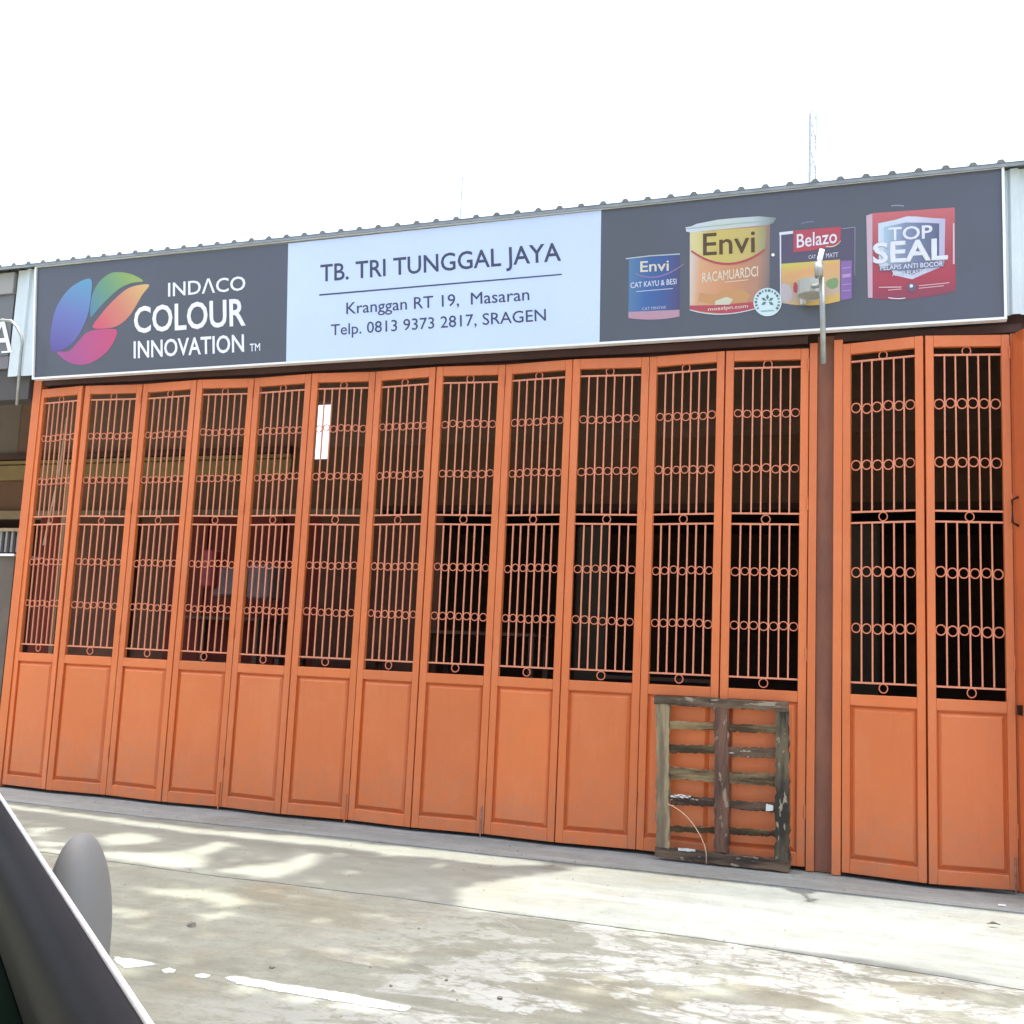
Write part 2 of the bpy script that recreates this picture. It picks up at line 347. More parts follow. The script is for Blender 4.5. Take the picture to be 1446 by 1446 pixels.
# door frames
f1 = thing('door_frame', 'orange frame around the twelve left folding leaves', 'door frame')
MB().box(-0.075, 0.010, -0.03, 0.06, -0.02, 3.50).build('jamb', ORANGE, f1)
MB().box(6.59, 6.640, -0.03, 0.06, -0.02, 3.44).build('jamb', ORANGE, f1)
MB().box(-0.10, 6.64, -0.012, 0.06, 3.445, 3.50).build('head_rail', BEAM, f1)
for o in list(f1.children)[:1]:
    for v in o.data.vertices:
        if v.co.z > 1: v.co.x -= 0.065
f2 = thing('door_frame', 'orange frame around the two folding leaves right of the brown post', 'door frame')
MB().box(6.752, 6.806, -0.075, 0.06, -0.02, 3.44).build('jamb', ORANGE, f2)
MB().box(7.832, 7.90, 0.0, 0.06, -0.02, 3.44).build('jamb', DKORANGE, f2)
MB().box(6.752, 7.90, -0.012, 0.06, 3.445, 3.50).build('head_rail', BEAM, f2)
tag(MB().box(6.642, 6.750, -0.01, 0.09, -0.02, 3.49).build('timber_post', BROWNPOST), 'brown weathered timber post between the two sets of orange folding leaves', 'post')
tag(MB().box(-0.35, 12.0, 0.062, 0.20, 3.43, 4.40).build('beam', BEAM), 'dark beam over the orange doors, behind the shop sign', 'beam')
tag(MB().box(7.93, 12.0, 0.062, 0.2, -0.02, 3.43).build('side_wall', WALLG), 'plain shop wall right of the last folding leaf', 'wall')

# ------------------------------------------------------------------ cladding and roof
def corrugated(x0, x1, z0, z1, y, pitch, depth):
    b = MB(); x = x0; prof = []
    while x < x1:
        for dx, dy in ((0, 0), (.62, 0), (.70, -depth), (.90, -depth), (.98, 0)):
            if x + dx * pitch <= x1: prof.append((x + dx * pitch, y + dy))
        x += pitch
    prof.append((x1, y))
    for (a, c) in prof: b.v += [(a, c, z0), (a, c, z1)]
    for i in range(len(prof) - 1): b.f.append([2 * i, 2 * i + 2, 2 * i + 3, 2 * i + 1])
    return b
c = corrugated(-0.315, 0.2, 3.52, 4.50, -0.10, 0.17, 0.022).build('wall_cladding', CLAD); tag(c, 'pale corrugated metal strip left of the shop sign', 'cladding')
c = corrugated(7.70, 11.0, 3.53, 4.50, -0.10, 0.20, 0.022).build('wall_cladding', CLAD); tag(c, 'pale corrugated metal cladding right of the shop sign', 'cladding')
roof = thing('roof', 'grey ribbed zinc roof edge running above the shop sign', 'roof')
b = MB(); prof = []; x = -6.0; RP = 0.1645; off = 7.78 % RP
x = -36 * RP - 0.0 + off
while x < 12.5:
    for dx, dz in ((-0.028, 0), (-0.013, .022), (0.013, .022), (0.028, 0)): prof.append((x + dx, dz))
    x += RP
RS = 0.055
for yy in (-0.20, 3.25):
    for (a, dz) in prof: b.v.append((a, yy, 4.513 + (yy + .2) * RS + dz))
n = len(prof); b.f = [[i, i + 1, n + i + 1, n + i] for i in range(n - 1)]
k = len(b.v); b.v += [(v[0], v[1], v[2] - 0.004) for v in b.v[:k]]; b.f += [[q + k for q in f[::-1]] for f in b.f[:n - 1]]
b.f += [[i, k + i, k + i + 1, i + 1] for i in range(n - 1)]
b.build('roof_sheet', ROOFM, roof)
b = MB()
for (a, dz) in prof: b.v += [(a, -0.1985, 4.5115 + dz), (a, -0.1985, 4.509)]
b.f = [[2 * i, 2 * i + 2, 2 * i + 3, 2 * i + 1] for i in range(len(prof) - 1)]
b.build('rib_closure', ROOFEND, roof)
MB().box(-6, 12.5, -0.196, -0.186, 4.486, 4.508).build('flashing', ROOFM, roof)

# ------------------------------------------------------------------ shop sign
SY = -0.165
sign = thing('shop_sign', 'long shop sign with petal emblem, shop name and four painted tins', 'sign')
DK = mat('slate_print_film', (0.078, 0.084, 0.116), 0.32, (0.070, 0.077, 0.088), 0.7, lo=0.3, hi=0.7, spec=0.6)
PB = mat('pale_blue_print_film', (0.55, 0.66, 0.95), 0.4, (0.52, 0.63, 0.88), 0.8)
WH = mat('white_print', (0.80, 0.82, 0.92), 0.4); NAVY = mat('navy_print', (0.045, 0.055, 0.11), 0.4)
def plate(name, px, layer, M, parent=None, thick=0.0012, y=SY):
    "flat print of the given outline lying on the sign face; layer = which film, counted outwards"
    yy = y - layer * 0.0016; pts = [at(u, v, y) for u, v in px]
    bm = bmesh.new(); vs = [bm.verts.new((p.x, yy, p.z)) for p in pts]; f = bm.faces.new(vs); bm.normal_update()
    if f.normal.y > 0: f.normal_flip()
    bmesh.ops.triangulate(bm, faces=[f]); me = bpy.data.meshes.new(name); bm.to_mesh(me); bm.free()
    return link(name, me, M, parent or sign)
def arcpts(a, b, c, n=8):
    "points on a smooth curve through three pixels"
    out = []
    for i in range(n + 1):
        t = i / n; q = [2 * (t - .5) * (t - 1), -4 * t * (t - 1), 2 * t * (t - .5)]
        out.append((q[0] * a[0] + q[1] * b[0] + q[2] * c[0], q[0] * a[1] + q[1] * b[1] + q[2] * c[1]))
    return out
def font_poly(s, bold=0.0):
    cu = bpy.data.curves.new('t', 'FONT'); cu.body = s; cu.bevel_depth = bold * 0.6; cu.bevel_resolution = 0; cu.resolution_u = 3
    o = bpy.data.objects.new('t', cu); COL.objects.link(o); dg = bpy.context.evaluated_depsgraph_get(); dg.update()
    me = bpy.data.meshes.new_from_object(o.evaluated_get(dg)); bpy.data.objects.remove(o); return me
CAPH = max(v.co.y for v in font_poly('H').vertices)
def text(s, bl, br, tl, layer, M, bold=0.0, parent=None, name='lettering'):
    me = font_poly(s, bold); xs_ = [v.co.x for v in me.vertices]; x0, x1 = min(xs_), max(xs_)
    BL, BR, TL = at(*bl, SY), at(*br, SY), at(*tl, SY); yy = SY - layer * 0.0016
    for v in me.vertices:
        zz = v.co.z
        a = (v.co.x - x0) / (x1 - x0); h_ = v.co.y / CAPH
        p = BL + (BR - BL) * a + (TL - BL) * h_; v.co = (p.x, yy - zz * 0.02, p.z)
    bm = bmesh.new(); bm.from_mesh(me)
    for f in bm.faces:
        if f.normal.y > 0: pass
    bmesh.ops.recalc_face_normals(bm, faces=bm.faces); bm.to_mesh(me); bm.free()
    me.materials.clear(); return link(name, me, M, parent or sign)
def P1(x, y): return (60 + x / 4.253, 360 + y / 4.253)
def P2(x, y): return (400 + x / 3.1435, 280 + y / 3.1435)
# backing box and three film panels
cTL, cBL, c1T, c1B, c2T, c2B, cTR, cBR = (52, 377), (48, 535), (407, 344), (404, 512), (849, 297), (846.5, 484.5), (1416, 236), (1420, 450)
W3 = [at(*q, SY) for q in (cBL, cBR, cTR, cTL)]
b = MB(); b.quad8([(W3[0].x, SY + .002, W3[0].z), (W3[1].x, SY + .002, W3[1].z), (W3[1].x, -0.125, W3[1].z), (W3[0].x, -0.125, W3[0].z),
                   (W3[3].x, SY + .002, W3[3].z), (W3[2].x, SY + .002, W3[2].z), (W3[2].x, -0.125, W3[2].z), (W3[3].x, -0.125, W3[3].z)])
b.build('backing', ROOFEND, sign)
plate('panel', [cBL, c1B, c1T, cTL], 0, DK); plate('panel', [c1B, c2B, c2T, c1T], 0, PB)['label'] = 'pale blue middle panel of the sign'
plate('panel', [c2B, cBR, cTR, c2T], 0, DK)
fr = []
for a, c_ in ((W3[0], W3[1]), (W3[1], W3[2]), (W3[2], W3[3]), (W3[3], W3[0])):
    d = (c_ - a).normalized(); nn = Vector((-d.z, 0, d.x)) * 0.008; b = MB(); e = d * 0.008
    lo, hi = a - e - nn, c_ + e - nn; lo2, hi2 = a - e + nn, c_ + e + nn
    k_ = 0.0005 * len(fr)
    b.quad8([(q.x, yy, q.z) for yy in (SY - .016 - k_, -0.12) for q in (lo, hi, hi2, lo2)]); fr.append(b.build('frame', WHITEM, sign))
# emblem: four petals
def smooth(px, n=5):
    out = []; N = len(px)
    for i in range(N):
        p0, p1, p2, p3 = (Vector(px[(i + j) % N]) for j in (-1, 0, 1, 2))
        for k in range(n):
            t = k / n; out.append(tuple(0.5 * ((2 * p1) + (p2 - p0) * t + (2 * p0 - 5 * p1 + 4 * p2 - p3) * t * t + (3 * p1 - p0 - 3 * p2 + p3) * t ** 3)))
    return out
def gm(name, a, b_, c0, c1, cm=None):
    st = [(0, srgb(*c0)), (1, srgb(*c1))]
    if cm: st.insert(1, (0.5, srgb(*cm)))
    return ramp_mat(name, at(*a, SY), at(*b_, SY), st)
plate('petal', smooth([P1(*q) for q in [(55, 575), (48, 480), (75, 340), (130, 240), (200, 175), (290, 145), (292, 250), (270, 370), (220, 480), (160, 550), (95, 578)]]), 1,
      gm('petal_blue', P1(240, 150), P1(90, 570), (90, 160, 200), (100, 85, 165), (105, 120, 190)))
plate('petal', smooth([P1(*q) for q in [(290, 372), (295, 260), (335, 170), (400, 115), (460, 103), (540, 118), (606, 157), (540, 168), (470, 198), (400, 258), (340, 320)]]), 1,
      gm('petal_green', P1(290, 360), P1(540, 110), (85, 135, 170), (150, 180, 90), (105, 160, 125)))
plate('petal', smooth([P1(*q) for q in [(303, 437), (350, 360), (420, 280), (500, 210), (570, 183), (642, 180), (600, 240), (560, 310), (520, 370), (470, 415), (410, 438)]]), 1,
      gm('petal_orange', P1(330, 440), P1(610, 180), (215, 80, 110), (225, 180, 110), (215, 130, 105)))
plate('petal', smooth([P1(*q) for q in [(88, 582), (160, 578), (215, 520), (270, 465), (340, 448), (445, 450), (430, 520), (380, 590), (300, 645), (220, 660), (140, 635)]]), 1,
      gm('petal_pink', P1(100, 600), P1(430, 470), (165, 80, 150), (205, 70, 120)))
text('IND\u039bCO', P1(755, 250), P1(1220, 210), P1(755, 170), 1, WH, 0.016)
text('COLOUR', P1(550, 468), P1(1222, 420), P1(550, 318), 1, WH, 0.034)
text('INNOVATION', P1(548, 620), P1(1212, 580), P1(548, 522), 1, WH, 0.026)
text('TM', P1(1245, 580), P1(1308, 575), P1(1245, 535), 1, WH, 0.01)
text('TB. TRI TUNGGAL JAYA', P2(165, 370), P2(1234, 276), P2(165, 297), 1, NAVY, 0.018)
plate('underline', [P2(160, 433), P2(1237, 341), P2(1237, 335), P2(160, 426)], 1, NAVY)
text('Kranggan RT 19,  Masaran', P2(280, 514), P2(1093, 452), P2(280, 464), 1, NAVY, 0.008)
text('Telp. 0813 9373 2817, SRAGEN', P2(212, 609), P2(1167, 543), P2(212, 561), 1, NAVY, 0.008)
# painted tins (flat print)
def cm_(name, c, r=0.4): return mat(name, mute(srgb(*c)), r, spec=0.3)
def P4(x, y): return (880 + x / 8.033, 290 + y / 8.033)
def P5(x, y): return (960 + x / 8.507, 290 + y / 8.507)
def P6(x, y): return (1090 + x / 9.038, 290 + y / 9.038)
def P7(x, y): return (1210 + x / 9.0375, 280 + y / 9.0375)
def tin_root(label, px, M):
    o = plate('tin_picture', px, 1, M); o['label'] = label; return o
def strip_line(name, pts, w, layer, M, par):
    up = [(x, y - w / 2) for x, y in pts]; dn = [(x, y + w / 2) for x, y in pts][::-1]; return plate(name, up + dn, layer, M, par)
SILV = cm_('silver_print', (185, 200, 212)); PINKP = cm_('pink_print', (190, 145, 165)); CREAM = cm_('cream_print', (225, 215, 190)); LILAC = cm_('lilac_print', (150, 120, 165))
RED = cm_('red_print', (188, 70, 88)); ORP = cm_('orange_print', (212, 132, 100)); BRN = cm_('brown_print', (96, 74, 48)); WHP = cm_('white_tin_print', (220, 225, 240))
t1 = tin_root('small blue tin printed on the sign', [P4(65, 610), P4(640, 558), P4(640, 1265)] + arcpts(P4(640, 1265), P4(350, 1300), P4(60, 1280)),
              ramp_mat('blue_tin', at(*P4(65, 900), SY), at(*P4(645, 880), SY), [(0, srgb(85, 130, 175)), (0.35, srgb(60, 105, 170)), (0.7, srgb(65, 95, 160)), (1, srgb(85, 80, 125))]))
strip_line('rim', [P4(30, 607), P4(300, 575), P4(645, 553)], 1.6, 2, SILV, t1)
plate('band', [P4(60, 1210), P4(640, 1185), P4(640, 1262)] + arcpts(P4(640, 1262), P4(350, 1298), P4(60, 1280)), 2, PINKP, t1)
text('Envi', P4(195, 757), P4(520, 740), P4(195, 640), 2, CREAM, 0.02, t1)
strip_line('curved_line', arcpts(P4(140, 775), P4(400, 810), P4(690, 665)), 1.8, 2, LILAC, t1)
text('CAT KAYU & BESI', P4(85, 940), P4(605, 893), P4(85, 880), 2, WHP, 0.012, t1)
strip_line('thin_line', [P4(150, 980), P4(350, 962), P4(565, 945)], 0.8, 2, WHP, t1)
text('CAT MINYAK', P4(215, 1192), P4(490, 1172), P4(215, 1160), 2, SILV, 0.0, t1)
t2 = tin_root('large yellow and orange tin printed on the sign', [P5(120, 300), P5(1085, 230), P5(1075, 1180)] + arcpts(P5(1075, 1180), P5(600, 1308), P5(120, 1260)),
              ramp_mat('orange_tin', at(*P5(120, 900), SY), at(*P5(1085, 880), SY), [(0, srgb(215, 200, 190)), (0.12, srgb(222, 165, 120)), (0.5, srgb(212, 145, 98)), (0.85, srgb(185, 135, 110)), (1, srgb(125, 118, 115))]))
plate('label_band', [P5(125, 330), P5(1040, 255)] + [P5(1030, 500)] + arcpts(P5(1020, 530), P5(580, 700), P5(135, 545), 12), 2,
      ramp_mat('yellow_tin', at(*P5(120, 500), SY), at(*P5(1050, 450), SY), [(0, srgb(222, 212, 150)), (0.3, srgb(208, 190, 92)), (0.8, srgb(200, 180, 100)), (1, srgb(150, 150, 115))]), t2)
strip_line('curved_line', arcpts(P5(140, 550), P5(580, 705), P5(1020, 535), 12), 2.8, 3, RED, t2)
text('Envi', P5(280, 603), P5(905, 562), P5(280, 345), 3, BRN, 0.012, t2)
text('RACAMUARDCI', P5(270, 930), P5(940, 850), P5(270, 815), 2, CREAM, 0.02, t2)
strip_line('thin_line', [P5(540, 925), P5(820, 895)], 1.0, 2, CREAM, t2)
plate('bowl', [P5(*q) for q in [(220, 1150), (240, 1050), (420, 1080), (560, 1000), (760, 1020), (850, 1080), (800, 1170), (420, 1190)]], 2, cm_('warm_food_print', (205, 150, 92)), t2)
plate('bowl', [P5(*q) for q in [(430, 1150), (560, 1100), (640, 1130), (600, 1195), (420, 1198)]], 3, cm_('pale_food_print', (205, 205, 180)), t2)
plate('band', [P5(122, 1205)] + [P5(500, 1200), P5(1000, 1150)] + arcpts(P5(1000, 1210), P5(600, 1295), P5(120, 1250)), 2, RED, t2)
text('mosslpn.com', P5(340, 1270), P5(820, 1230), P5(340, 1230), 3, CREAM, 0.02, t2)
strip_line('rim', arcpts(P5(120, 1258), P5(560, 1308), P5(1060, 1195)), 1.2, 3, WHP, t2)
plate('lid', [P5(*q) for q in [(68, 265), (135, 255), (200, 225), (450, 175), (700, 150), (950, 133), (1160, 150), (1130, 215), (1060, 238), (700, 270), (400, 300), (140, 328), (80, 318)]], 2,
      ramp_mat('lid_print', at(*P5(68, 300), SY), at(*P5(1160, 180), SY), [(0, srgb(205, 215, 235)), (0.4, srgb(196, 210, 205)), (0.75, srgb(185, 200, 205)), (1, srgb(125, 135, 140))]), t2)
strip_line('rim', [P5(75, 285), P5(400, 250), P5(800, 210), P5(1120, 190)], 1.0, 3, cm_('lid_edge_print', (160, 178, 168)), t2)
disc = lambda cx, cy, r, n=24: [(cx + r * math.cos(2 * math.pi * i / n), cy + r * math.sin(2 * math.pi * i / n)) for i in range(n)]
t3 = tin_root('black tin with red label and food picture printed on the sign', [P6(100, 345), P6(880, 270), P6(1065, 262), P6(1060, 1180), P6(870, 1225)] + arcpts(P6(870, 1225), P6(500, 1285), P6(105, 1250)), cm_('dark_tin_print', (92, 88, 112)))
strip_line('rim', [P6(95, 365), P6(270, 345)], 4.0, 2, WHP, t3); strip_line('rim', [P6(890, 300), P6(1060, 280)], 1.3, 2, cm_('grey_edge_print', (135, 150, 160)), t3)
plate('edge_highlight', [P6(100, 380), P6(118, 380), P6(122, 1245), P6(106, 1240)], 2, WHP, t3)
plate('edge_highlight', [P6(1056, 280), P6(1066, 280), P6(1062, 900), P6(1054, 900)], 2, cm_('grey_highlight_print', (140, 145, 175)), t3)
plate('food_picture', [P6(118, 748), P6(870, 693), P6(870, 1222)] + arcpts(P6(870, 1222), P6(500, 1278), P6(118, 1246)), 2,
      ramp_mat('food_print', at(*P6(300, 740), SY), at(*P6(380, 1260), SY), [(0, srgb(205, 195, 80)), (0.25, srgb(222, 165, 105)), (0.6, srgb(212, 175, 120)), (0.85, srgb(200, 180, 165)), (1, srgb(225, 185, 90))]), t3)
plate('label_band', [P6(275, 325), P6(885, 272), P6(872, 470), P6(790, 520), P6(560, 570), P6(275, 605)], 2, RED, t3)
text('Belazo', P6(318, 545), P6(832, 478), P6(318, 375), 3, WHP, 0.018, t3)
strip_line('curved_line', arcpts(P6(690, 528), P6(800, 520), P6(878, 455)), 1.3, 3, CREAM, t3)
text('CAT', P6(470, 685), P6(560, 680), P6(470, 640), 3, WHP, 0.0, t3); text('MATT', P6(692, 672), P6(845, 660), P6(692, 615), 3, WHP, 0.0, t3)
plate('chilli', smooth([P6(280, 1000), P6(310, 985), P6(338, 1050), P6(310, 1120), P6(278, 1090)], 3), 3, RED, t3)
plate('leaf_print', smooth([P6(710, 960), P6(830, 930), P6(840, 1030), P6(770, 1070), P6(700, 1030)], 3), 3, cm_('green_print', (130, 165, 110)), t3)
plate('bowl', smooth([P6(130, 1010), P6(230, 1030), P6(260, 1160), P6(220, 1230), P6(128, 1210)], 3), 3, cm_('pale_bowl_print', (195, 185, 190)), t3)
plate('bowl', smooth([P6(400, 1040), P6(560, 1000), P6(640, 1110), P6(540, 1230), P6(400, 1210)], 3), 3, cm_('pale_rice_print', (190, 185, 175)), t3)
plate('side_label', [P6(880, 712), P6(1020, 705), P6(1018, 1190), P6(880, 1215)], 2, cm_('purple_print', (140, 105, 175)), t3)
for yy_ in (800, 900, 1010, 1090): strip_line('thin_line', [P6(900, yy_ + 6), P6(1005, yy_ - 6)], 1.2 if yy_ != 900 else 5, 3, cm_('lilac_line_print', (185, 150, 200)), t3)
strip_line('handle', arcpts(P6(370, 235), P6(450, 215), P6(540, 210)), 1.6, 1, cm_('handle_print', (120, 130, 160)), t3)
t4 = tin_root('red square tin with silver shield printed on the sign', [P7(120, 222), P7(205, 190), P7(1250, 118), P7(1262, 1185)] + arcpts(P7(1262, 1185), P7(640, 1290), P7(140, 1275)),
              ramp_mat('red_tin', at(*P7(700, 150), SY), at(*P7(740, 1250), SY), [(0, srgb(205, 105, 112)), (0.5, srgb(178, 78, 90)), (0.8, srgb(182, 62, 84)), (1, srgb(150, 68, 92))]))
plate('edge_highlight', [P7(120, 222), P7(198, 200), P7(200, 1272), P7(142, 1270)], 2, cm_('pale_pink_print', (202, 172, 192)), t4)
sh_o = [(272, 322), (480, 280), (640, 232), (760, 235), (960, 255), (1128, 262), (1118, 800), (1105, 865), (880, 960), (705, 1035), (480, 985), (430, 905), (285, 870), (272, 600)]
plate('shield', [P7(*q) for q in sh_o], 2, ramp_mat('silver_shield', at(*P7(270, 600), SY), at(*P7(1125, 600), SY), [(0, srgb(195, 215, 235)), (0.5, srgb(205, 210, 235)), (1, srgb(180, 180, 215))]), t4)
plate('shield', [P7(*q) for q in [(345, 372), (620, 312), (860, 315), (1050, 325), (1048, 780), (860, 905), (705, 980), (520, 930), (350, 800)]], 3,
      ramp_mat('blue_shield', at(*P7(350, 600), SY), at(*P7(1050, 600), SY), [(0, srgb(165, 195, 220)), (0.35, srgb(130, 145, 180)), (1, srgb(95, 100, 135))]), t4)
text('TOP', P7(400, 545), P7(965, 510), P7(400, 385), 4, WHP, 0.03, t4)
text('SEAL', P7(200, 835), P7(1165, 775), P7(200, 585), 4, WHP, 0.055, t4)
plate('ribbon', [P7(290, 870), P7(1105, 800), P7(1105, 880), P7(290, 935)], 4, cm_('ribbon_print', (120, 125, 160)), t4)
text('PELAPIS ANTI BOCOR', P7(300, 925), P7(1100, 868), P7(300, 868), 5, WHP, 0.02, t4)
text('ANTI ELASTIS', P7(450, 1000), P7(880, 958), P7(450, 950), 5, WHP, 0.02, t4)
plate('seal_mark', disc(*P7(700, 1140), 6.5), 3, cm_('grey_mark_print', (112, 100, 120)), t4); plate('seal_mark', disc(*P7(695, 1122), 2.4), 4, WHP, t4)
for a_, b__, w_ in ((P7(280, 1140), P7(570, 1135), 1.4), (P7(400, 1175), P7(570, 1160), 1.2), (P7(790, 1120), P7(1180, 1080), 1.2), (P7(790, 1152), P7(1110, 1118), 1.2)): strip_line('thin_line', [a_, b__], w_, 3, cm_('rose_line_print', (225, 180, 190)), t4)
plate('edge_highlight', [P7(1225, 320), P7(1245, 320), P7(1248, 840), P7(1225, 840)], 2, cm_('pale_edge_print', (215, 185, 205)), t4)
strip_line('handle', arcpts(P7(440, 100), P7(520, 92), P7(600, 100)), 1.6, 1, cm_('handle_print2', (150, 155, 180)), t4)
strip_line('rim', arcpts(P7(400, 1270), P7(510, 1284), P7(620, 1275)), 1.3, 3, WHP, t4)
# round white seal
bc = (1084, 427); bd = plate('round_badge', disc(*bc, 20, 32), 4, cm_('badge_print', (205, 232, 238))); bd['label'] = 'round pale badge printed over the lower corner of the yellow tin'
BG = cm_('badge_green_print', (95, 125, 130))
for i in range(22):
    a = 2 * math.pi * i / 22
    if math.sin(a) > 0.75: continue
    d0, d1 = 14.6, 18.0; c0, s0 = math.cos(a), math.sin(a); w_ = 0.8 + 0.5 * (i % 3)
    plate('badge_mark', [(bc[0] + d * c0 - k_ * w_ * s0, bc[1] + d * s0 + k_ * w_ * c0) for d, k_ in ((d0, -1), (d1, -1), (d1, 1), (d0, 1))], 5, BG, bd)
for ang in (-90, -150, -30, 150, 30):
    a = math.radians(ang); c0, s0 = math.cos(a), math.sin(a)
    plate('badge_leaf', [(bc[0] + d * c0 - k_ * s0, bc[1] - 1 + d * s0 + k_ * c0) for d, k_ in ((1.5, 0), (6, 2.1), (10, 0), (6, -2.1))], 5, BG, bd)
strip_line('badge_line', [(bc[0] - 9, bc[1] + 13), (bc[0] + 9, bc[1] + 12)], 1.6, 5, cm_('badge_blue_print', (140, 175, 195)), bd)
plate('rivet', disc(1091.7, 360.5, 2.3, 10), 5, WHITEM)

# ------------------------------------------------------------------ pipe brackets hanging over the sign
t = thing('pipe_bracket', 'bent galvanised pipe with clamp hanging over the right of the sign', 'pipe bracket')
Yp = -0.55
q = [at(1160, 392, Yp), at(1161.5, 440, Yp), at(1163, 514, Yp)]
MB().tube(q, 0.0175, 10).build('pipe', STEEL, t, smooth=True)
q = [at(1150, 388, SY), at(1157, 384, -0.35), at(1158, 378, -0.50), at(1158.5, 366, -0.56), at(1160.5, 353, -0.60)]
MB().tube([at(1157, 393, Yp), at(1157, 380, Yp - .01), at(1157.5, 366, Yp - .02), at(1161, 352, Yp - .03)], [0.020, 0.018, 0.017, 0.016], 10).build('elbow', WHITEM, t, smooth=True)  # white instead of galvanised grey: sunlight painted onto the upper bend
MB().tube([at(1156, 371, Yp - .025), at(1156.5, 391, Yp - .03)], 0.027, 10).build('clamp', STEEL, t, smooth=True)
MB().tube([at(1140, 405, SY - .0), at(1150, 404, -0.40), at(1158, 403, Yp)], 0.014, 8).build('arm', STEEL, t)
c0 = at(1145, 406, -0.30); MB().tube([c0 + Vector((0, 0.01, -0.05)), c0 + Vector((0, 0.01, 0.045))], [0.085, 0.085], 14).build('cap_plate', mat('grey_cap', (0.40, 0.41, 0.38), 0.5), t)
MB().tube([at(1133, 405, SY - .03), at(1134, 430, SY - .03)], 0.020, 8).build('bracket_foot', mat('pale_grey_paint', (0.5, 0.5, 0.5), 0.5), t)
t = thing('pipe_bracket', 'thin curved metal rod hanging down at the left end of the sign', 'pipe bracket')
Yq = -0.30
MB().tube([at(-60, 470, Yq), at(-20, 458, Yq), at(3, 452, Yq), at(16, 453, Yq), at(24, 462, Yq), at(30, 474, Yq), at(31.5, 486, Yq), at(29.5, 500, Yq), at(27, 530, Yq), at(24, 572, Yq)], 0.0125, 8).build('rod', STEEL, t, smooth=True)

# ------------------------------------------------------------------ inner wall, store and neighbour
iw = thing('inner_wall', 'olive brown inner wall with an ochre painted band, seen through the grilles', 'wall')
WY = 3.0
hx0, hx1, hz0, hz1 = 0.93, 1.185, 3.33, 3.98
def band(z0, z1, M, name, y0=WY, x0=-8, x1=12, proud=0.0):
    if name == 'wall_face':
        b = MB(); b.box(x0, hx0, y0, y0 + .15, z0, z1); b.box(hx1, x1, y0, y0 + .15, z0, z1)
        if z0 < hz0: b.box(hx0, hx1, y0, y0 + .15, z0, min(z1, hz0))
        if z1 > hz1: b.box(hx0, hx1, y0, y0 + .15, max(z0, hz1), z1)
        return b.build(name, M, iw)
    return MB().box(x0, x1, y0 - proud, y0 + .10, z0, z1).build(name, M, iw)
WALLR = mat('red_brown_plaster', (0.215, 0.120, 0.085), 0.85, (0.165, 0.098, 0.068), 1.5, 0.1)
MB().box(-8, -3.2, WY - .003, WY - .001, 3.48, 4.60).build('neighbour_paint', WALLG, iw)
band(3.46, 4.62, WALLR, 'wall_face'); band(2.74, 3.14, WALLB, 'wall_face')
band(3.142, 3.458, WALLB, 'wall_face')
MB().box(-8, 0.75, WY - .05, WY - .002, 3.15, 3.33).build('painted_band', YELLOW, iw)
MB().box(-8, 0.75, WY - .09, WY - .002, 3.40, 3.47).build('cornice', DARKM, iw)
MB().box(-8, 0.75, WY - .07, WY - .002, 3.345, 3.385).build('painted_band', YELLOW, iw)
MB().box(-8, 1.9, WY - .10, WY - .002, 2.66, 2.76).build('trim', TRIM, iw)
MB().box(1.9, 12, WY - .03, WY - .002, 2.735, 2.80).build('trim', DARKM, iw)
st = thing('store_room', 'dark store room behind the inner wall', 'room')
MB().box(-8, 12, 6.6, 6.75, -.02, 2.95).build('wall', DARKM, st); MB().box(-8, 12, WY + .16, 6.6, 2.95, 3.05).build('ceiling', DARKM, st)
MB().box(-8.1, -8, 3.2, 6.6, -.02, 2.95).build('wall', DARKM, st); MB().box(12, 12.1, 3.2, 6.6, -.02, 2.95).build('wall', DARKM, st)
tag(MB().box(11.9, 12.0, 0.2, 3.0, -.02, 4.6).build('end_wall', WALLG), 'plain wall closing the right end of the shop', 'wall')
# stored goods behind the doors
SACK = mat('grey_mauve_sack', (0.20, 0.155, 0.165), 0.8, (0.15, 0.115, 0.12), 4); CRATE = mat('brown_crate_wood', (0.16, 0.085, 0.05), 0.8, (0.10, 0.06, 0.04), 6)
REDM = mat('dull_red_plastic', (0.30, 0.03, 0.03), 0.5)
def goods(name, label, cat, px0, px1, Y, dep, M):
    a = at(*px0, Y); c_ = at(*px1, Y); x0, x1 = sorted((a.x, c_.x)); z0, z1 = sorted((a.z, c_.z))
    return tag(MB().box(x0, x1, Y, Y + dep, max(z0, -.02), z1).build(name, M, bevel=0.02), label, cat)
goods('cloth_bundle', 'grey mauve cloth bundle hanging behind the fourth door leaf', 'cloth', (300, 800), (332, 842), 1.4, .25, SACK)
goods('cloth_bundle', 'grey mauve cloth hanging behind the fifth door leaf', 'cloth', (350, 796), (378, 846), 1.4, .25, SACK)
goods('red_jug', 'dull red container behind the upper bars of the fourth leaf', 'container', (284, 775), (298, 830), 1.3, .2, REDM)
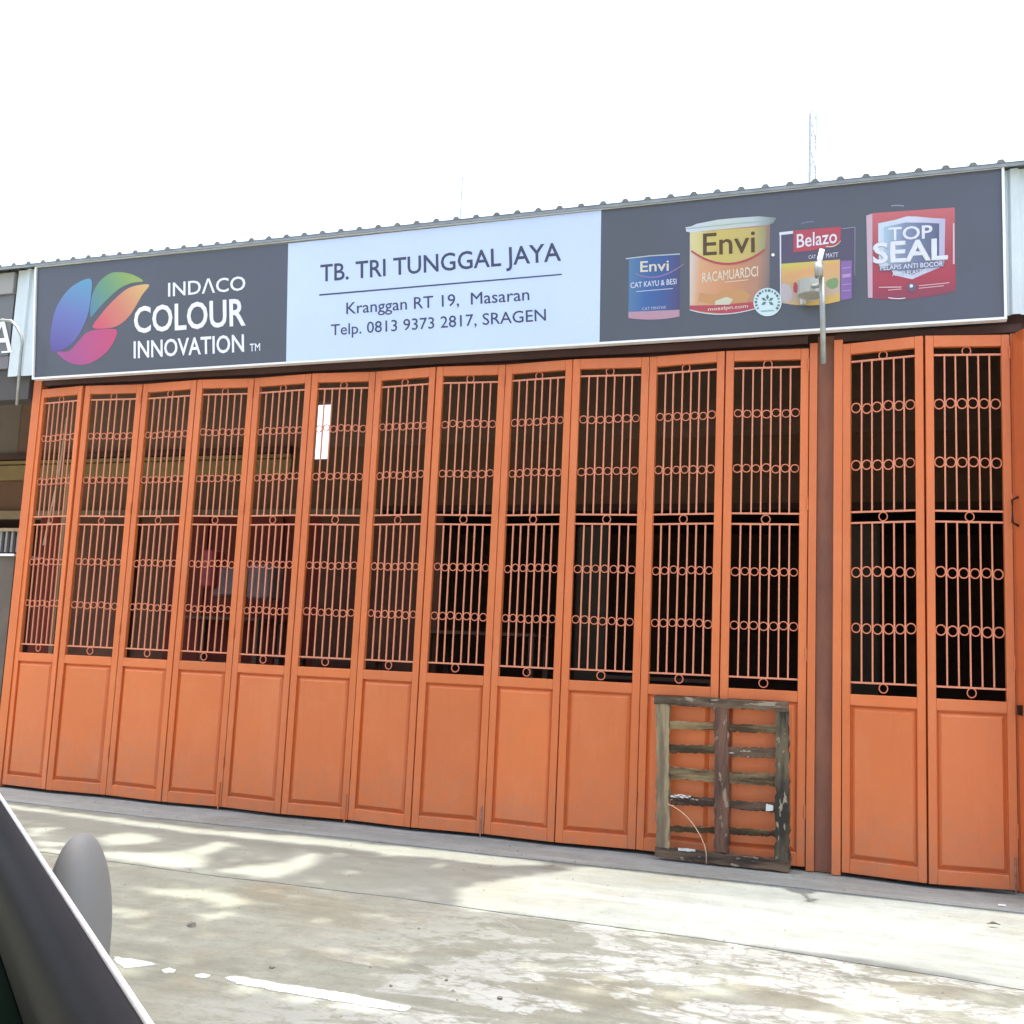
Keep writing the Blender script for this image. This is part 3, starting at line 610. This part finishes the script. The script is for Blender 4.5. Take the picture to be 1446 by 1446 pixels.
for i, (x, w_, z1, yy) in enumerate(((0.1, 1.0, 1.5, 2.0), (1.5, 0.9, 1.15, 1.7), (2.8, 1.1, 1.45, 2.3), (4.4, 1.2, 1.1, 2.2), (6.2, .9, .9, 2.0))):
    r = thing('storage_rack', ['wooden rack behind the two leftmost leaves', 'wooden rack behind the third and fourth leaves', 'wooden rack behind the sixth leaf',
               'low wooden rack behind the eighth and ninth leaves', 'low wooden rack behind the leaning window frame'][i], 'rack', (x, yy, 0), 'wooden racks inside the shop')
    for dx in (0, w_ - .05):
        for dy in (0, .45): MB().box(dx, dx + .05, dy, dy + .05, -.02, z1).build('post', CRATE, r)
    for z in (z1 * .35, z1 * .7, z1): MB().box(-.02, w_ + .02, -.02, .52, z, z + .03).build('shelf', CRATE, r)
PART = [mat('maroon_panel', (0.20, 0.040, 0.026), 0.7, (0.14, 0.030, 0.021), 2, spec=0.1), mat('brown_panel', (0.17, 0.075, 0.045), 0.7, (0.11, 0.050, 0.032), 2, spec=0.1)]
pt = thing('folded_partition', 'maroon and brown panels standing inside behind the left seven door leaves', 'partition')
for i in range(11):
    x0 = -2.2 + i * .46; MB().box(x0, x0 + .452, 2.45 + (.04 if i % 2 else 0), 2.49 + (.04 if i % 2 else 0), -.02, 2.62).build('panel', PART[(i * 5 % 7) % 2], pt)
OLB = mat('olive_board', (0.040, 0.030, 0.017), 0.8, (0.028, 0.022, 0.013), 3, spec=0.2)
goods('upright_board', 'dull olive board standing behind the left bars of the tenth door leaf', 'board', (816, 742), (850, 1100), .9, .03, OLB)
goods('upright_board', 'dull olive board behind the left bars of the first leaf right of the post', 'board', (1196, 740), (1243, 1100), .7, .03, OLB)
# pale pole leaning inside behind the first leaf
t = tag(MB().tube([at(62, 770, .6), at(84, 668, .6), at(95, 590, .6)], 0.012, 6).build('leaning_pole', mat('pale_timber', (0.55, 0.40, 0.26), 0.6)), 'thin pale pole leaning behind the bars of the leftmost leaf', 'pole')
t = tag(MB().box(at(95, 670, .9).x, at(95, 670, .9).x + .05, .88, .93, -.02, at(95, 668, .9).z).build('inner_post', mat('tan_timber', (0.30, 0.20, 0.10), 0.7)), 'tan timber upright inside behind the leftmost leaf', 'post')

nb = thing('neighbour_shop', 'grey neighbouring shop porch at the left edge with a white letter on its fascia', 'building')
FASC = mat('dark_grey_fascia', (0.155, 0.165, 0.175), 0.5, (0.13, 0.14, 0.15), 1.5); FASC2 = mat('mauve_grey_fascia', (0.17, 0.155, 0.17), 0.5)
SOFF = mat('dark_soffit', (0.075, 0.070, 0.070), 0.8)
MB().box(-7, -0.335, -0.10, 0.0, 3.72, 4.28).build('fascia', FASC, nb); MB().box(-7, -0.335, -0.13, 0.0, 4.285, 4.48).build('fascia', mat('light_grey_board', (0.30, 0.30, 0.29), 0.6), nb)
MB().box(-7, -0.335, -0.09, 0.05, 3.60, 3.718).build('fascia', FASC2, nb)
MB().box(-7, -0.10, -0.06, 0.10, 3.32, 3.598).build('soffit_beam', SOFF, nb)
fl = font_poly('A', 0.0); x_ = [v.co.x for v in fl.vertices]; LA = at(17, 497, -.105); LT = at(17, 449, -.105); hh = LT.z - LA.z
for v in fl.vertices: v.co = (LA.x + (v.co.x - max(x_)) * hh / CAPH * 0.95, -0.1065, LA.z + v.co.y * hh / CAPH)
fl.materials.clear(); link('lettering', fl, WHITEM, nb)
p = at(2, 500, -.105); MB().box(LA.x - 0.12, LA.x + 0.01, -0.107, -0.104, LA.z - 0.004, LA.z + 0.012).build('lettering', WHITEM, nb)
PIL = mat('pale_plaster_pillar', (0.14, 0.11, 0.085), 0.8, (0.10, 0.08, 0.065), 3, 0.1)
lw = tag(MB().box(-0.75, -0.135, 0.02, 0.25, -.02, 1.93).build('garden_wall', PIL), 'pale plastered low wall with white coping left of the orange doors', 'wall')
MB().box(-0.78, -0.12, -0.01, 0.28, 1.932, 1.952).build('coping', WHITEM, lw)
g = thing('railing', 'grey upright bars above the low plastered wall at the left edge', 'railing')
for i in range(10): MB().box(-0.14 - .065 * i - .012, -0.14 - .065 * i + .012, 0.10, 0.13, 1.976, 2.16).build('bar', mat('grey_bar', (0.22, 0.21, 0.20), 0.5) if i == 0 else bpy.data.materials['grey_bar'], g)
MB().box(-0.80, -0.11, 0.09, 0.14, 2.161, 2.19).build('rail', TRIM, g)

# ------------------------------------------------------------------ old timber window frame leaning on the doors
def wood(name, c1, c2, rough=0.8, sc=8, stretch=(1, 1, 0.12), bump=0.6, flake=None):
    M = mat(name, c1, rough, c2, sc * 1.8, bump, stretch=stretch, bscale=sc * 4, lo=0.42, hi=0.60)
    if flake:
        n = M.node_tree.nodes; l = M.node_tree.links; b = n['Principled BSDF']; src = b.inputs['Base Color'].links[0].from_socket
        g = n['Geometry']; z = n.new('ShaderNodeTexNoise'); z.inputs['Scale'].default_value = 38; z.inputs['Detail'].default_value = 8
        m2 = n.new('ShaderNodeMapping'); m2.inputs['Scale'].default_value = tuple(0.25 if q < 1 else 1.0 for q in stretch); l.new(g.outputs['Position'], m2.inputs[0]); l.new(m2.outputs[0], z.inputs['Vector'])
        r = n.new('ShaderNodeMapRange'); r.inputs[1].default_value = flake[1]; r.inputs[2].default_value = flake[1] + .03; l.new(z.outputs[0], r.inputs[0])
        mx = n.new('ShaderNodeMix'); mx.data_type = 'RGBA'; l.new(r.outputs[0], mx.inputs[0]); l.new(src, mx.inputs[6]); mx.inputs[7].default_value = (*flake[0], 1); l.new(mx.outputs[2], b.inputs['Base Color'])
    return M
WPALE = wood('pale_bare_wood', (0.33, 0.255, 0.14), (0.16, 0.12, 0.07)); WBRN = wood('brown_flaking_wood', (0.045, 0.022, 0.014), (0.16, 0.080, 0.048), flake=((0.26, 0.19, 0.12), 0.60))
WDK = wood('dark_mossy_wood', (0.024, 0.019, 0.011), (0.13, 0.10, 0.055), flake=((0.30, 0.25, 0.16), 0.60))
HZ = (0.12, 1, 1)
WHG = wood('grey_rail_wood', (0.035, 0.022, 0.013), (0.16, 0.105, 0.06), stretch=HZ, flake=((0.30, 0.25, 0.18), 0.63)); WSL = wood('tan_slat_wood', (0.07, 0.042, 0.020), (0.31, 0.225, 0.115), stretch=HZ)
WSB = wood('dark_slat_wood', (0.05, 0.028, 0.02), (0.15, 0.095, 0.06), stretch=HZ, flake=((0.6, 0.6, 0.52), 0.66)); WSO = wood('olive_slat_wood', (0.05, 0.034, 0.016), (0.17, 0.12, 0.055), stretch=HZ)
wf = thing('timber_window_frame', 'old weathered timber window frame with slats leaning against the orange doors', 'window frame')
def P9(x, y): return (900 + x / 4.985, 960 + y / 4.985)
def leanY(z): return -0.115 - 0.055 * (1.05 - z)
def lean_pt(u, v):
    p_ = at(u, v, -0.14)
    for _ in range(4): p_ = at(u, v, leanY(p_.z))
    return p_
def plank(name, a, b__, w0, w1, M, dep=0.03, yoff=0.0, n=14, jit=0.004, tilt=0.0):
    "irregular board along a..b (pixels); w0,w1 widths in pixels of the zoomed crop"
    A, B = lean_pt(*P9(*a)), lean_pt(*P9(*b__)); sc = 1 / 4.985 / 215
    d = (B - A).normalized(); nn = d.cross(Vector((0, 1, 0))).normalized()
    bb = MB()
    for i in range(n + 1):
        t_ = i / n; c_ = A + (B - A) * t_; w = (w0 + (w1 - w0) * t_) * sc / 2
        for s_, yy_ in ((-1, 0), (1, 0), (1, 1), (-1, 1)):
            ww = w + random.uniform(-jit, jit) if 0 < i < n else w
            q_ = c_ + nn * s_ * ww; bb.v.append((q_.x, q_.y + yoff + yy_ * dep - tilt * s_, q_.z))
    for i in range(n):
        for j in range(4): bb.f.append([i * 4 + j, i * 4 + (j + 1) % 4, i * 4 + 4 + (j + 1) % 4, i * 4 + 4 + j])
    bb.f.append([3, 2, 1, 0]); bb.f.append([n * 4 + j for j in range(4)])
    return bb.build(name, M, wf)
plank('stile', (178, 165), (178, 1185), 88, 92, WPALE, 0.045, 0, 26, .008)['label'] = 'pale bare wood stile'
plank('stile', (592, 140), (592, 1215), 98, 98, WBRN, 0.045, -0.002, 30, .005)
plank('stile', (1018, 195), (1020, 1330), 82, 96, WDK, 0.045, 0, 30, .009)['label'] = 'dark mossy stile'
plank('rail', (118, 140), (1062, 190), 62, 64, WHG, 0.040, -0.006, 30, .006)
plank('rail', (125, 1208), (1070, 1312), 66, 74, WHG, 0.050, -0.008, 30, .006)
for (a, c_, w0, w1, M) in (((222, 320), (548, 328), 55, 50, WSL), ((222, 484), (548, 492), 56, 54, WSO), ((222, 655), (548, 682), 84, 76, WSL), ((228, 845), (548, 868), 66, 62, WSB), ((228, 1052), (548, 1060), 42, 40, WSO),
                           ((640, 340), (980, 350), 46, 52, WSL), ((640, 510), (980, 516), 66, 66, WSB), ((640, 688), (980, 708), 76, 84, WSL), ((640, 880), (990, 905), 58, 62, WSB), ((640, 1068), (980, 1085), 46, 40, WSO)):
    plank('slat', a, c_, w0, w1, M, 0.012, 0.016, 16, .007, tilt=0.010)
plank('catch', (905, 900), (955, 905), 50, 34, mat('chalky_paint', (0.62, 0.62, 0.55), 0.7), 0.012, 0.0, 5, .004)
plank('paint_flake', (232, 818), (375, 824), 16, 14, bpy.data.materials['chalky_paint'], 0.004, 0.006, 7, .006)
plank('paint_flake', (290, 1190), (410, 1200), 20, 14, bpy.data.materials['chalky_paint'], 0.004, -0.014, 7, .003)
wp = []
for i, (x_, y_) in enumerate(((222, 872), (260, 888), (310, 920), (360, 965), (405, 1020), (445, 1085), (475, 1150), (490, 1210), (492, 1290))):
    q_ = lean_pt(*P9(x_, y_)); q_.y -= 0.03; wp.append(q_)
tag(MB().tube(wp, 0.0035, 6).build('bent_wire', mat('pale_copper_wire', (0.62, 0.40, 0.26), 0.4), smooth=True), 'thin pale wire arching down over the lower left of the timber window frame', 'wire')

# ------------------------------------------------------------------ masts far behind
FARM = mat('pale_mast_steel', (0.40, 0.44, 0.49), 0.5)
ms = thing('radio_mast', 'faint lattice radio mast rising behind the right of the roof', 'mast', (0, 0, 0))
mb0 = at(1148, 262, 60); mt0 = at(1147, 158, 60); cx = mt0.x; 
legs = []
for i in range(3):
    a = 2 * math.pi * i / 3 + .3; r0, r1 = .34, .25
    pts = [Vector((cx + (r0 + (r1 - r0) * k / 18) * math.cos(a), 60 + (r0 + (r1 - r0) * k / 18) * math.sin(a), mt0.z * k / 18)) for k in range(19)]
    legs.append(pts); MB().tube(pts, 0.045, 5).build('leg', FARM, ms)
b = MB()
for k in range(0, 18):
    for i in range(3): b.tube([legs[i][k], legs[(i + 1) % 3][k + 1]], 0.042, 4); b.tube([legs[i][k], legs[(i + 1) % 3][k]], 0.036, 4)
b.build('bracing', FARM, ms)
MB().tube([(cx, 60, mt0.z), (cx, 60, mt0.z + 1.2)], 0.03, 5).build('aerial', FARM, ms)
pa = at(653, 250, 15); tag(MB().tube([(pa.x, 15, 0), (pa.x, 15, pa.z)], 0.018, 5).build('aerial_pole', FARM), 'thin faint aerial pole behind the roof over the middle of the sign', 'pole')

# ------------------------------------------------------------------ flat ragged whitish strips laid on the yard
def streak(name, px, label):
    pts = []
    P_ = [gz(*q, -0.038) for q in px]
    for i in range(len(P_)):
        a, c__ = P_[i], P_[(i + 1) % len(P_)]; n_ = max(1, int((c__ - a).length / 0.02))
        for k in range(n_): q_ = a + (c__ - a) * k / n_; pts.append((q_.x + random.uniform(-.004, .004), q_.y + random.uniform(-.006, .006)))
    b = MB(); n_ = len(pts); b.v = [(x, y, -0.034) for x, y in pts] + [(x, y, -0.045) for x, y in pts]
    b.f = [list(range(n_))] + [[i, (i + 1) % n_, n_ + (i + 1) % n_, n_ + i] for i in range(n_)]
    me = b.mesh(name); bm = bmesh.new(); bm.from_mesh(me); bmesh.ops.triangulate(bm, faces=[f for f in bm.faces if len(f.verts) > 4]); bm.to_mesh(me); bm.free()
    return tag(link(name, me, STRIPM), label, 'ground marking', 'ragged white marks on the yard')
STRIPM = mat('mottled_whitish', (0.58, 0.575, 0.50), 0.85, (0.36, 0.35, 0.29), 16, 0.3, lo=0.45, hi=0.75)
streak('whitish_strip', [(318, 1382), (332, 1379), (400, 1391), (480, 1402), (540, 1414), (581, 1423), (575, 1429), (545, 1427), (480, 1415), (430, 1408), (370, 1396), (335, 1390)], 'long ragged white strip on the yard near the bottom edge')
streak('whitish_strip', [(160, 1352), (185, 1355), (224, 1363), (200, 1366), (176, 1368), (165, 1362)], 'white ragged mark on the yard beside the car sill')
streak('whitish_strip', [(228, 1371), (238, 1368), (248, 1371), (246, 1375), (233, 1375)], 'small oval white mark right of the car sill, nearer the car')
streak('whitish_strip', [(275, 1378), (285, 1376), (296, 1379), (292, 1382), (280, 1382)], 'small oval white mark just left of the long white strip')

# ------------------------------------------------------------------ small debris on the yard
PEB = mat('grey_brown_pebble', (0.16, 0.14, 0.11), 0.85, (0.3, 0.27, 0.22), 30)
def pebble(px, r, label, z=-0.038):
    c_ = gz(*px, z); me = bpy.data.meshes.new('pebble'); bm = bmesh.new(); bmesh.ops.create_icosphere(bm, subdivisions=2, radius=r)
    for v in bm.verts: v.co *= random.uniform(.8, 1.15); v.co.z *= .6
    bm.to_mesh(me); bm.free(); o = link('pebble', me, PEB); o.location = (c_.x, c_.y, z + r * .4); tag(o, label, 'pebble', 'pebbles on the yard'); return o
pebble((270, 1308), 0.022, 'largest pebble on the yard, right of the car mirror')
pebble((384, 1367), 0.012, 'small pebble above the bright strip on the yard')
pebble((706, 1411), 0.011, 'small pebble near the middle of the bottom edge')
pebble((630, 1385), 0.008, 'tiny pebble right of the end of the bright strip')
pebble((552, 1393), 0.008, 'tiny pebble just above the bright strip')
b = MB()
for i in range(420):
    gx_, gy_ = random.uniform(1.0, 8.2), -0.05 - 4.4 * random.random() ** 1.3
    if gy_ > -.6: z_ = -.026
    elif gy_ > -2.1: z_ = -.034
    else: z_ = -.038
    r_ = random.choice((.003, .004, .005, .006, .009)); a_ = random.uniform(0, 3)
    k_ = len(b.v)
    for j in range(4): b.v.append((gx_ + r_ * math.cos(a_ + j * 1.57) * random.uniform(.7, 1.4), gy_ + r_ * math.sin(a_ + j * 1.57), z_))
    b.v.append((gx_, gy_, z_ + r_ * .9)); b.f += [[k_ + j, k_ + (j + 1) % 4, k_ + 4] for j in range(4)]
gr = tag(b.build('grit', PEB), 'loose grit and crumbs scattered over the concrete yard', 'grit'); gr['kind'] = 'stuff'
c_ = gz(1404, 1308, -0.028); b = MB()
b.v = [(c_.x - .035, c_.y, -.018), (c_.x - .01, c_.y - .012, -.010), (c_.x + .03, c_.y + .002, -.016), (c_.x - .005, c_.y + .014, -.006), (c_.x - .035, c_.y, -.021), (c_.x - .01, c_.y - .012, -.013), (c_.x + .03, c_.y + .002, -.019), (c_.x - .005, c_.y + .014, -.009)]
b.f = [[0, 1, 2, 3], [7, 6, 5, 4], [0, 4, 5, 1], [1, 5, 6, 2], [2, 6, 7, 3], [3, 7, 4, 0]]
tag(b.build('dry_leaf', mat('dry_leaf', (0.03, 0.016, 0.01), 0.7)), 'small dark dry leaf on the pale apron at the right', 'leaf')
c_ = gz(1135 + 280, 1279, -.02); b = MB().box(c_.x - .02, c_.x + .02, c_.y - .012, c_.y + .012, -.019, -.014); tag(b.build('paper_scrap', WHITEM), 'white scrap on the threshold under the last right leaf', 'litter')

# ------------------------------------------------------------------ car (photographer's own, its open window sill and folded mirror show)
A = Vector((5.78, -5.98, 0.95)); B = Vector((6.74, -6.81, 0.95)); hd = (A - B).normalized(); no = Vector((-hd.y, hd.x, 0)); 
if no.y < 0: no = -no
car = thing('car', 'dark car in the left foreground, its door sill and grey mirror in view', 'car')
CARP = mat('black_green_gloss', (0.020, 0.026, 0.026), 0.22, coat=0.5); CARI = mat('black_green_trim', (0.004, 0.010, 0.007), 0.75, (0.007, 0.013, 0.010), 3, spec=0.02); CARG = mat('charcoal_door_top', (0.014, 0.013, 0.013), 0.48, (0.011, 0.010, 0.010), 5, 0.02, spec=0.16)
SILLHI = mat('sill_highlight_white', (0.88, 0.88, 0.88), 0.3); TYRE = mat('tyre_rubber', (0.02, 0.02, 0.02), 0.8); MIR = mat('grey_mirror_housing', (0.175, 0.175, 0.165), 0.6, spec=0.3)
def extrude_profile(prof, s0, s1, name, M, n=12, smooth=True, taper=None):
    bb = MB(); k_ = len(prof)
    for i in range(n + 1):
        s_ = s0 + (s1 - s0) * i / n
        for (u_, z_) in prof:
            q_ = B + hd * s_ + no * u_; zz = 0.95 + z_ + (taper(s_) if taper else 0); bb.v.append((q_.x, q_.y, zz))
    for i in range(n):
        for j in range(k_): bb.f.append([i * k_ + j, i * k_ + (j + 1) % k_, (i + 1) * k_ + (j + 1) % k_, (i + 1) * k_ + j])
    bb.f.append(list(range(k_))[::-1]); bb.f.append([n * k_ + j for j in range(k_)])
    return bb.build(name, M, car, smooth=smooth)
extrude_profile([(-.0025, -.012), (-.0025, .001), (-.001, .003), (.0015, .003), (.002, -.012)], -0.9, 1.75, 'sill_highlight', SILLHI)  # white colour paints in the bright highlight along the sill edge
extrude_profile([(-.003, -.012), (-.003, -.0005), (-.012, -.001), (-.024, -.005), (-.034, -.012), (-.042, -.024), (-.046, -.04), (-.05, -.075), (-.04, -.08), (-.02, -.06)], -0.9, 1.75, 'door_top', CARG)
extrude_profile([(-.048, -.079), (-.08, -.10), (-.105, -.16), (-.12, -.26), (-.125, -.45), (-.10, -.65), (-.05, -.65), (-.03, -.10)], -0.9, 1.75, 'door_panel', CARI)
extrude_profile([(.004, -.008), (.035, -.05), (.06, -.15), (.075, -.30), (.07, -.50), (.04, -.66), (.0, -.66), (-.03, -.64), (-.03, -.14), (-.015, -.08)], -0.9, 1.75, 'door_skin', CARP)
extrude_profile([(.0, -.03), (.03, -.06), (.06, -.16), (.075, -.30), (.07, -.44), (-.2, -.44), (-.2, -.05)], 1.76, 3.1, 'fender', CARP, taper=lambda s_: -.10 * max(0, s_ - 1.76) ** 1.3)
extrude_profile([(-.205, -.035), (-.205, -.10), (-1.35, -.10), (-1.35, -.035), (-.80, .0), (-.40, -.01)], 1.76, 3.1, 'bonnet', CARP, taper=lambda s_: -.10 * max(0, s_ - 1.76) ** 1.3)
wc = B + hd * 2.35 + no * (-.04); wc.z = 0.27
MB().tube([wc - no * .10, wc - no * .09, wc + no * .09, wc + no * .10], [.28, .31, .31, .28], 28).build('tyre', TYRE, car, smooth=False)
MB().tube([wc + no * .101, wc + no * .104], [.19, .17], 20).build('wheel_rim', STEEL, car)
extrude_profile([(-.20, .46), (-.22, .50), (-.45, .54), (-.80, .555), (-1.15, .54), (-1.38, .50), (-1.40, .46), (-1.15, .49), (-.80, .505), (-.45, .49)], -1.6, 1.0, 'car_roof', CARP)
for u_ in (-.20, -1.38):
    q0 = B + hd * 1.0 + no * u_; q0.z = 1.43; q1 = B + hd * 1.74 + no * (-.02 if u_ > -1 else -1.36); q1.z = .95; MB().tube([q0, q1], .03, 8).build('windscreen_pillar', CARP, car, smooth=True)
    q0 = B + hd * -1.5 + no * u_; q0.z = 1.43; q1 = B + hd * -1.3 + no * (-.04 if u_ > -1 else -1.36); q1.z = .3; MB().tube([q0, q1], .04, 8).build('door_pillar', CARP, car, smooth=True)
extrude_profile([(0, .0), (-.05, .0), (-.05, -.66), (0, -.66)], -1.0, 1.7, 'far_door', CARP, taper=None).location = -no * 1.36
for M_ in (CARI, CARG):
    n_ = M_.node_tree.nodes; l_ = M_.node_tree.links; d_ = n_.new('ShaderNodeBsdfDiffuse'); l_.new(n_['Principled BSDF'].inputs['Base Color'].links[0].from_socket, d_.inputs[0])
    m_ = n_.new('ShaderNodeMixShader'); m_.inputs[0].default_value = 0.0 if M_ is CARI else 0.6
    l_.new(d_.outputs[0], m_.inputs[1]); l_.new(n_['Principled BSDF'].outputs[0], m_.inputs[2]); l_.new(m_.outputs[0], n_['Material Output'].inputs[0])
# mirror housing, folded against the door
mc = atd(105, 1345, 1.80); print('mirror', mc, 'outside', (mc - B).dot(no), 'along', (mc - B).dot(hd))
me = bpy.data.meshes.new('mirror_housing'); bm = bmesh.new(); bmesh.ops.create_uvsphere(bm, u_segments=36, v_segments=24, radius=1)
vx = CR.col[0].copy(); vx.z = 0; vx.normalize(); vy = Vector((-vx.y, vx.x, 0)); vz = Vector((0.03, 0, 1)).normalized()
for v in bm.verts:
    x, y, z = v.co; sg = lambda q_, e_: math.copysign(abs(q_) ** e_, q_)
    taper = 1 - 0.04 * max(0, z) ** 2
    xx = sg(x, .9) * taper * (0.043 if x > 0 else 0.052) + (0.012 * (1 - z) * .3 if True else 0); 
    v.co = mc + vx * (xx - 0.010 * max(0, z) ** 2) + vy * sg(y, .8) * 0.085 + vz * sg(z, .92) * 0.188
bm.to_mesh(me); bm.free(); mh = link('mirror_housing', me, MIR, car, True)
MB().tube([mc - vz * .14, mc - vz * .17 - no * .06], [.03, .035], 10).build('mirror_arm', CARP, car)

# ------------------------------------------------------------------ trees over the yard (their crowns are above the frame; they shade the concrete)
def C1(x, y): return (x / 2.892, 1100 + y / 2.892)
def C2(x, y): return (400 + x / 2.892, 1150 + y / 2.892)
def C3(x, y): return (900 + x / 2.648, 1180 + y / 2.648)
gaps = [[C1(*q) for q in p_] for p_ in (
    [(430, 215), (560, 205), (680, 235), (600, 255), (450, 265), (400, 250)], [(150, 270), (420, 285), (640, 290), (860, 300), (850, 350), (740, 355), (560, 335), (400, 305), (180, 290)],
    [(820, 260), (960, 245), (960, 265), (880, 290), (860, 320), (700, 290)], [(850, 365), (1000, 340), (1150, 330), (1250, 290), (1320, 290), (1310, 330), (1230, 370), (1130, 398), (1000, 385)],
    [(600, 430), (800, 430), (950, 455), (1040, 485), (960, 510), (890, 515), (800, 480), (650, 465), (560, 440)], [(430, 505), (650, 520), (560, 548), (430, 530)], [(760, 575), (820, 535), (960, 530), (900, 560)],
    [(110, 190), (300, 185), (200, 205), (130, 240), (340, 250), (330, 265), (140, 262)], [(380, 722), (490, 735), (650, 762), (540, 775), (380, 765)], [(660, 778), (715, 778), (710, 797), (660, 795)], [(790, 801), (855, 798), (845, 818), (790, 816)],
    [(915, 822), (960, 810), (1100, 838), (1446, 888), (1446, 917), (1200, 882), (1000, 852)], [(0, 90), (350, 135), (800, 190), (1200, 225), (1446, 250), (1446, 278), (1200, 255), (800, 215), (350, 155), (0, 108)])]
gaps += [[C2(*q) for q in p_] for p_ in ([(-30, 703), (160, 724), (400, 764), (528, 788), (500, 808), (300, 782), (-30, 728)], [(0, 70), (400, 115), (900, 160), (1150, 200), (900, 200), (400, 150), (0, 95)],
    [(700, 290), (900, 250), (1150, 215), (1500, 150), (1500, 472), (1250, 441), (1000, 399), (900, 388), (700, 358)], [(330, 550), (560, 520), (520, 600), (330, 600)], [(620, 490), (810, 500), (700, 540)], [(900, 560), (1446, 560), (1446, 720), (1150, 720), (1200, 640), (950, 600)], [(700, 372), (780, 380), (760, 410)])]
gaps += [[C3(*q) for q in p_] for p_ in ([(-40, 60), (1700, 250), (1700, 612), (1446, 560), (1200, 513), (600, 421), (-40, 339)], [(-10, 470), (450, 470), (600, 490), (500, 560), (420, 600), (-10, 600)], [(700, 560), (900, 520), (1446, 610), (1700, 640), (1700, 760), (1000, 720), (800, 720), (650, 640)])]
polys = []; SPECK = {16, 17, 18, 19, 21, 22}
for gp in gaps: polys.append(np.array([[gz(*q).x, gz(*q).y] for q in gp]))
def inside(pts, poly):
    x, y = pts[:, 0], pts[:, 1]; r = np.zeros(len(pts), bool); n_ = len(poly); j = n_ - 1
    for i in range(n_):
        xi, yi = poly[i]; xj, yj = poly[j]
        c__ = ((yi > y) != (yj > y)) & (x < (xj - xi) * (y - yi) / (yj - yi + 1e-12) + xi); r ^= c__; j = i
    return r
LEAFM = mat('broad_leaf', (0.07, 0.11, 0.03), 0.5, (0.11, 0.14, 0.045), 1.2)
_n = LEAFM.node_tree.nodes; _l = LEAFM.node_tree.links; _t = _n.new('ShaderNodeBsdfTranslucent'); _t.inputs[0].default_value = (0.30, 0.34, 0.12, 1); _m = _n.new('ShaderNodeMixShader'); _m.inputs[0].default_value = 0.45
_l.new(_n['Principled BSDF'].outputs[0], _m.inputs[1]); _l.new(_t.outputs[0], _m.inputs[2]); _l.new(_m.outputs[0], _n['Material Output'].inputs[0])
BARK = mat('brown_bark', (0.12, 0.09, 0.065), 0.9, (0.07, 0.055, 0.04), 6, 0.5)
def crown(N, x0, x1, y0, y1, z0, z1, masked, size=(0.05, 0.10)):
    zc = rng.uniform(z0, z1, N); gx = rng.uniform(x0, x1, N); gy = rng.uniform(y0, y1, N)       # gx,gy: where its shadow falls
    keep = np.ones(N, bool)
    if masked:
        P_ = np.stack([gx + rng.normal(0, .012, N), gy + rng.normal(0, .012, N)], 1)
        for k_, po in enumerate(polys): keep &= ~(inside(P_, po) & (rng.random(N) < (0.55 if k_ in SPECK else 1.0)))
    gx, gy, zc = gx[keep], gy[keep], zc[keep]; n_ = len(gx)
    k_ = SUND.y / SUND.z; cx_ = gx; cy_ = gy + zc * k_
    s_ = rng.uniform(*size, n_) / 2; a = rng.uniform(0, 6.283, n_); ti = rng.normal(0, .35, (n_, 2))
    V = np.zeros((n_ * 4, 3)); ca, sa = np.cos(a), np.sin(a)
    for j, (p_, q_) in enumerate(((-1.5, 0), (0, -.85), (1.5, 0), (0, .85))):
        dx = s_ * (p_ * ca - q_ * sa); dy = s_ * (p_ * sa + q_ * ca)
        V[j::4, 0] = cx_ + dx; V[j::4, 1] = cy_ + dy; V[j::4, 2] = zc + dx * ti[:, 0] + dy * ti[:, 1]
    me = bpy.data.meshes.new('crown'); me.vertices.add(n_ * 4); me.vertices.foreach_set('co', V.ravel()); me.loops.add(n_ * 4); me.loops.foreach_set('vertex_index', np.arange(n_ * 4, dtype=np.int32))
    me.polygons.add(n_); me.polygons.foreach_set('loop_start', np.arange(0, n_ * 4, 4, dtype=np.int32)); me.polygons.foreach_set('loop_total', np.full(n_, 4, dtype=np.int32)); me.update(); me.validate(); return me
t = thing('shade_tree', 'broad shade tree whose crown hangs over the concrete yard', 'tree')
base = Vector((1.6, -7.2, -.05))
MB().tube([base, base + Vector((.1, .2, 2)), base + Vector((.3, .6, 4)), base + Vector((.8, 1.5, 9.6))], [.30, .24, .2, .14], 12).build('trunk', BARK, t, smooth=True)
for q_ in ((4.5, -3, 10.9), (6.5, -2.5, 11.1), (2.2, -1.8, 11), (8.0, -4.2, 11.1), (7.5, -7.2, 11)):
    s0 = base + Vector((.75, 1.4, 9.2)); q_ = Vector(q_); mid = (s0 + q_) / 2 + Vector((0, 0, .5))
    o = MB().tube([s0, mid, q_], [.05, .03, .012], 7, True).build('limb', BARK, t, smooth=True)
c_ = link('crown', crown(36000, 0.3, 9.0, -4.9, -0.56, 10.5, 11.6, True), LEAFM, t); c_['kind'] = 'stuff'
c_ = link('crown', crown(9000, 4.4, 9.0, -8.8, -4.9, 10.3, 11.6, False, (0.08, 0.14)), LEAFM, t); c_['kind'] = 'stuff'  # extra unseen foliage, added to keep the sun off the car
print('objects', len(bpy.data.objects))
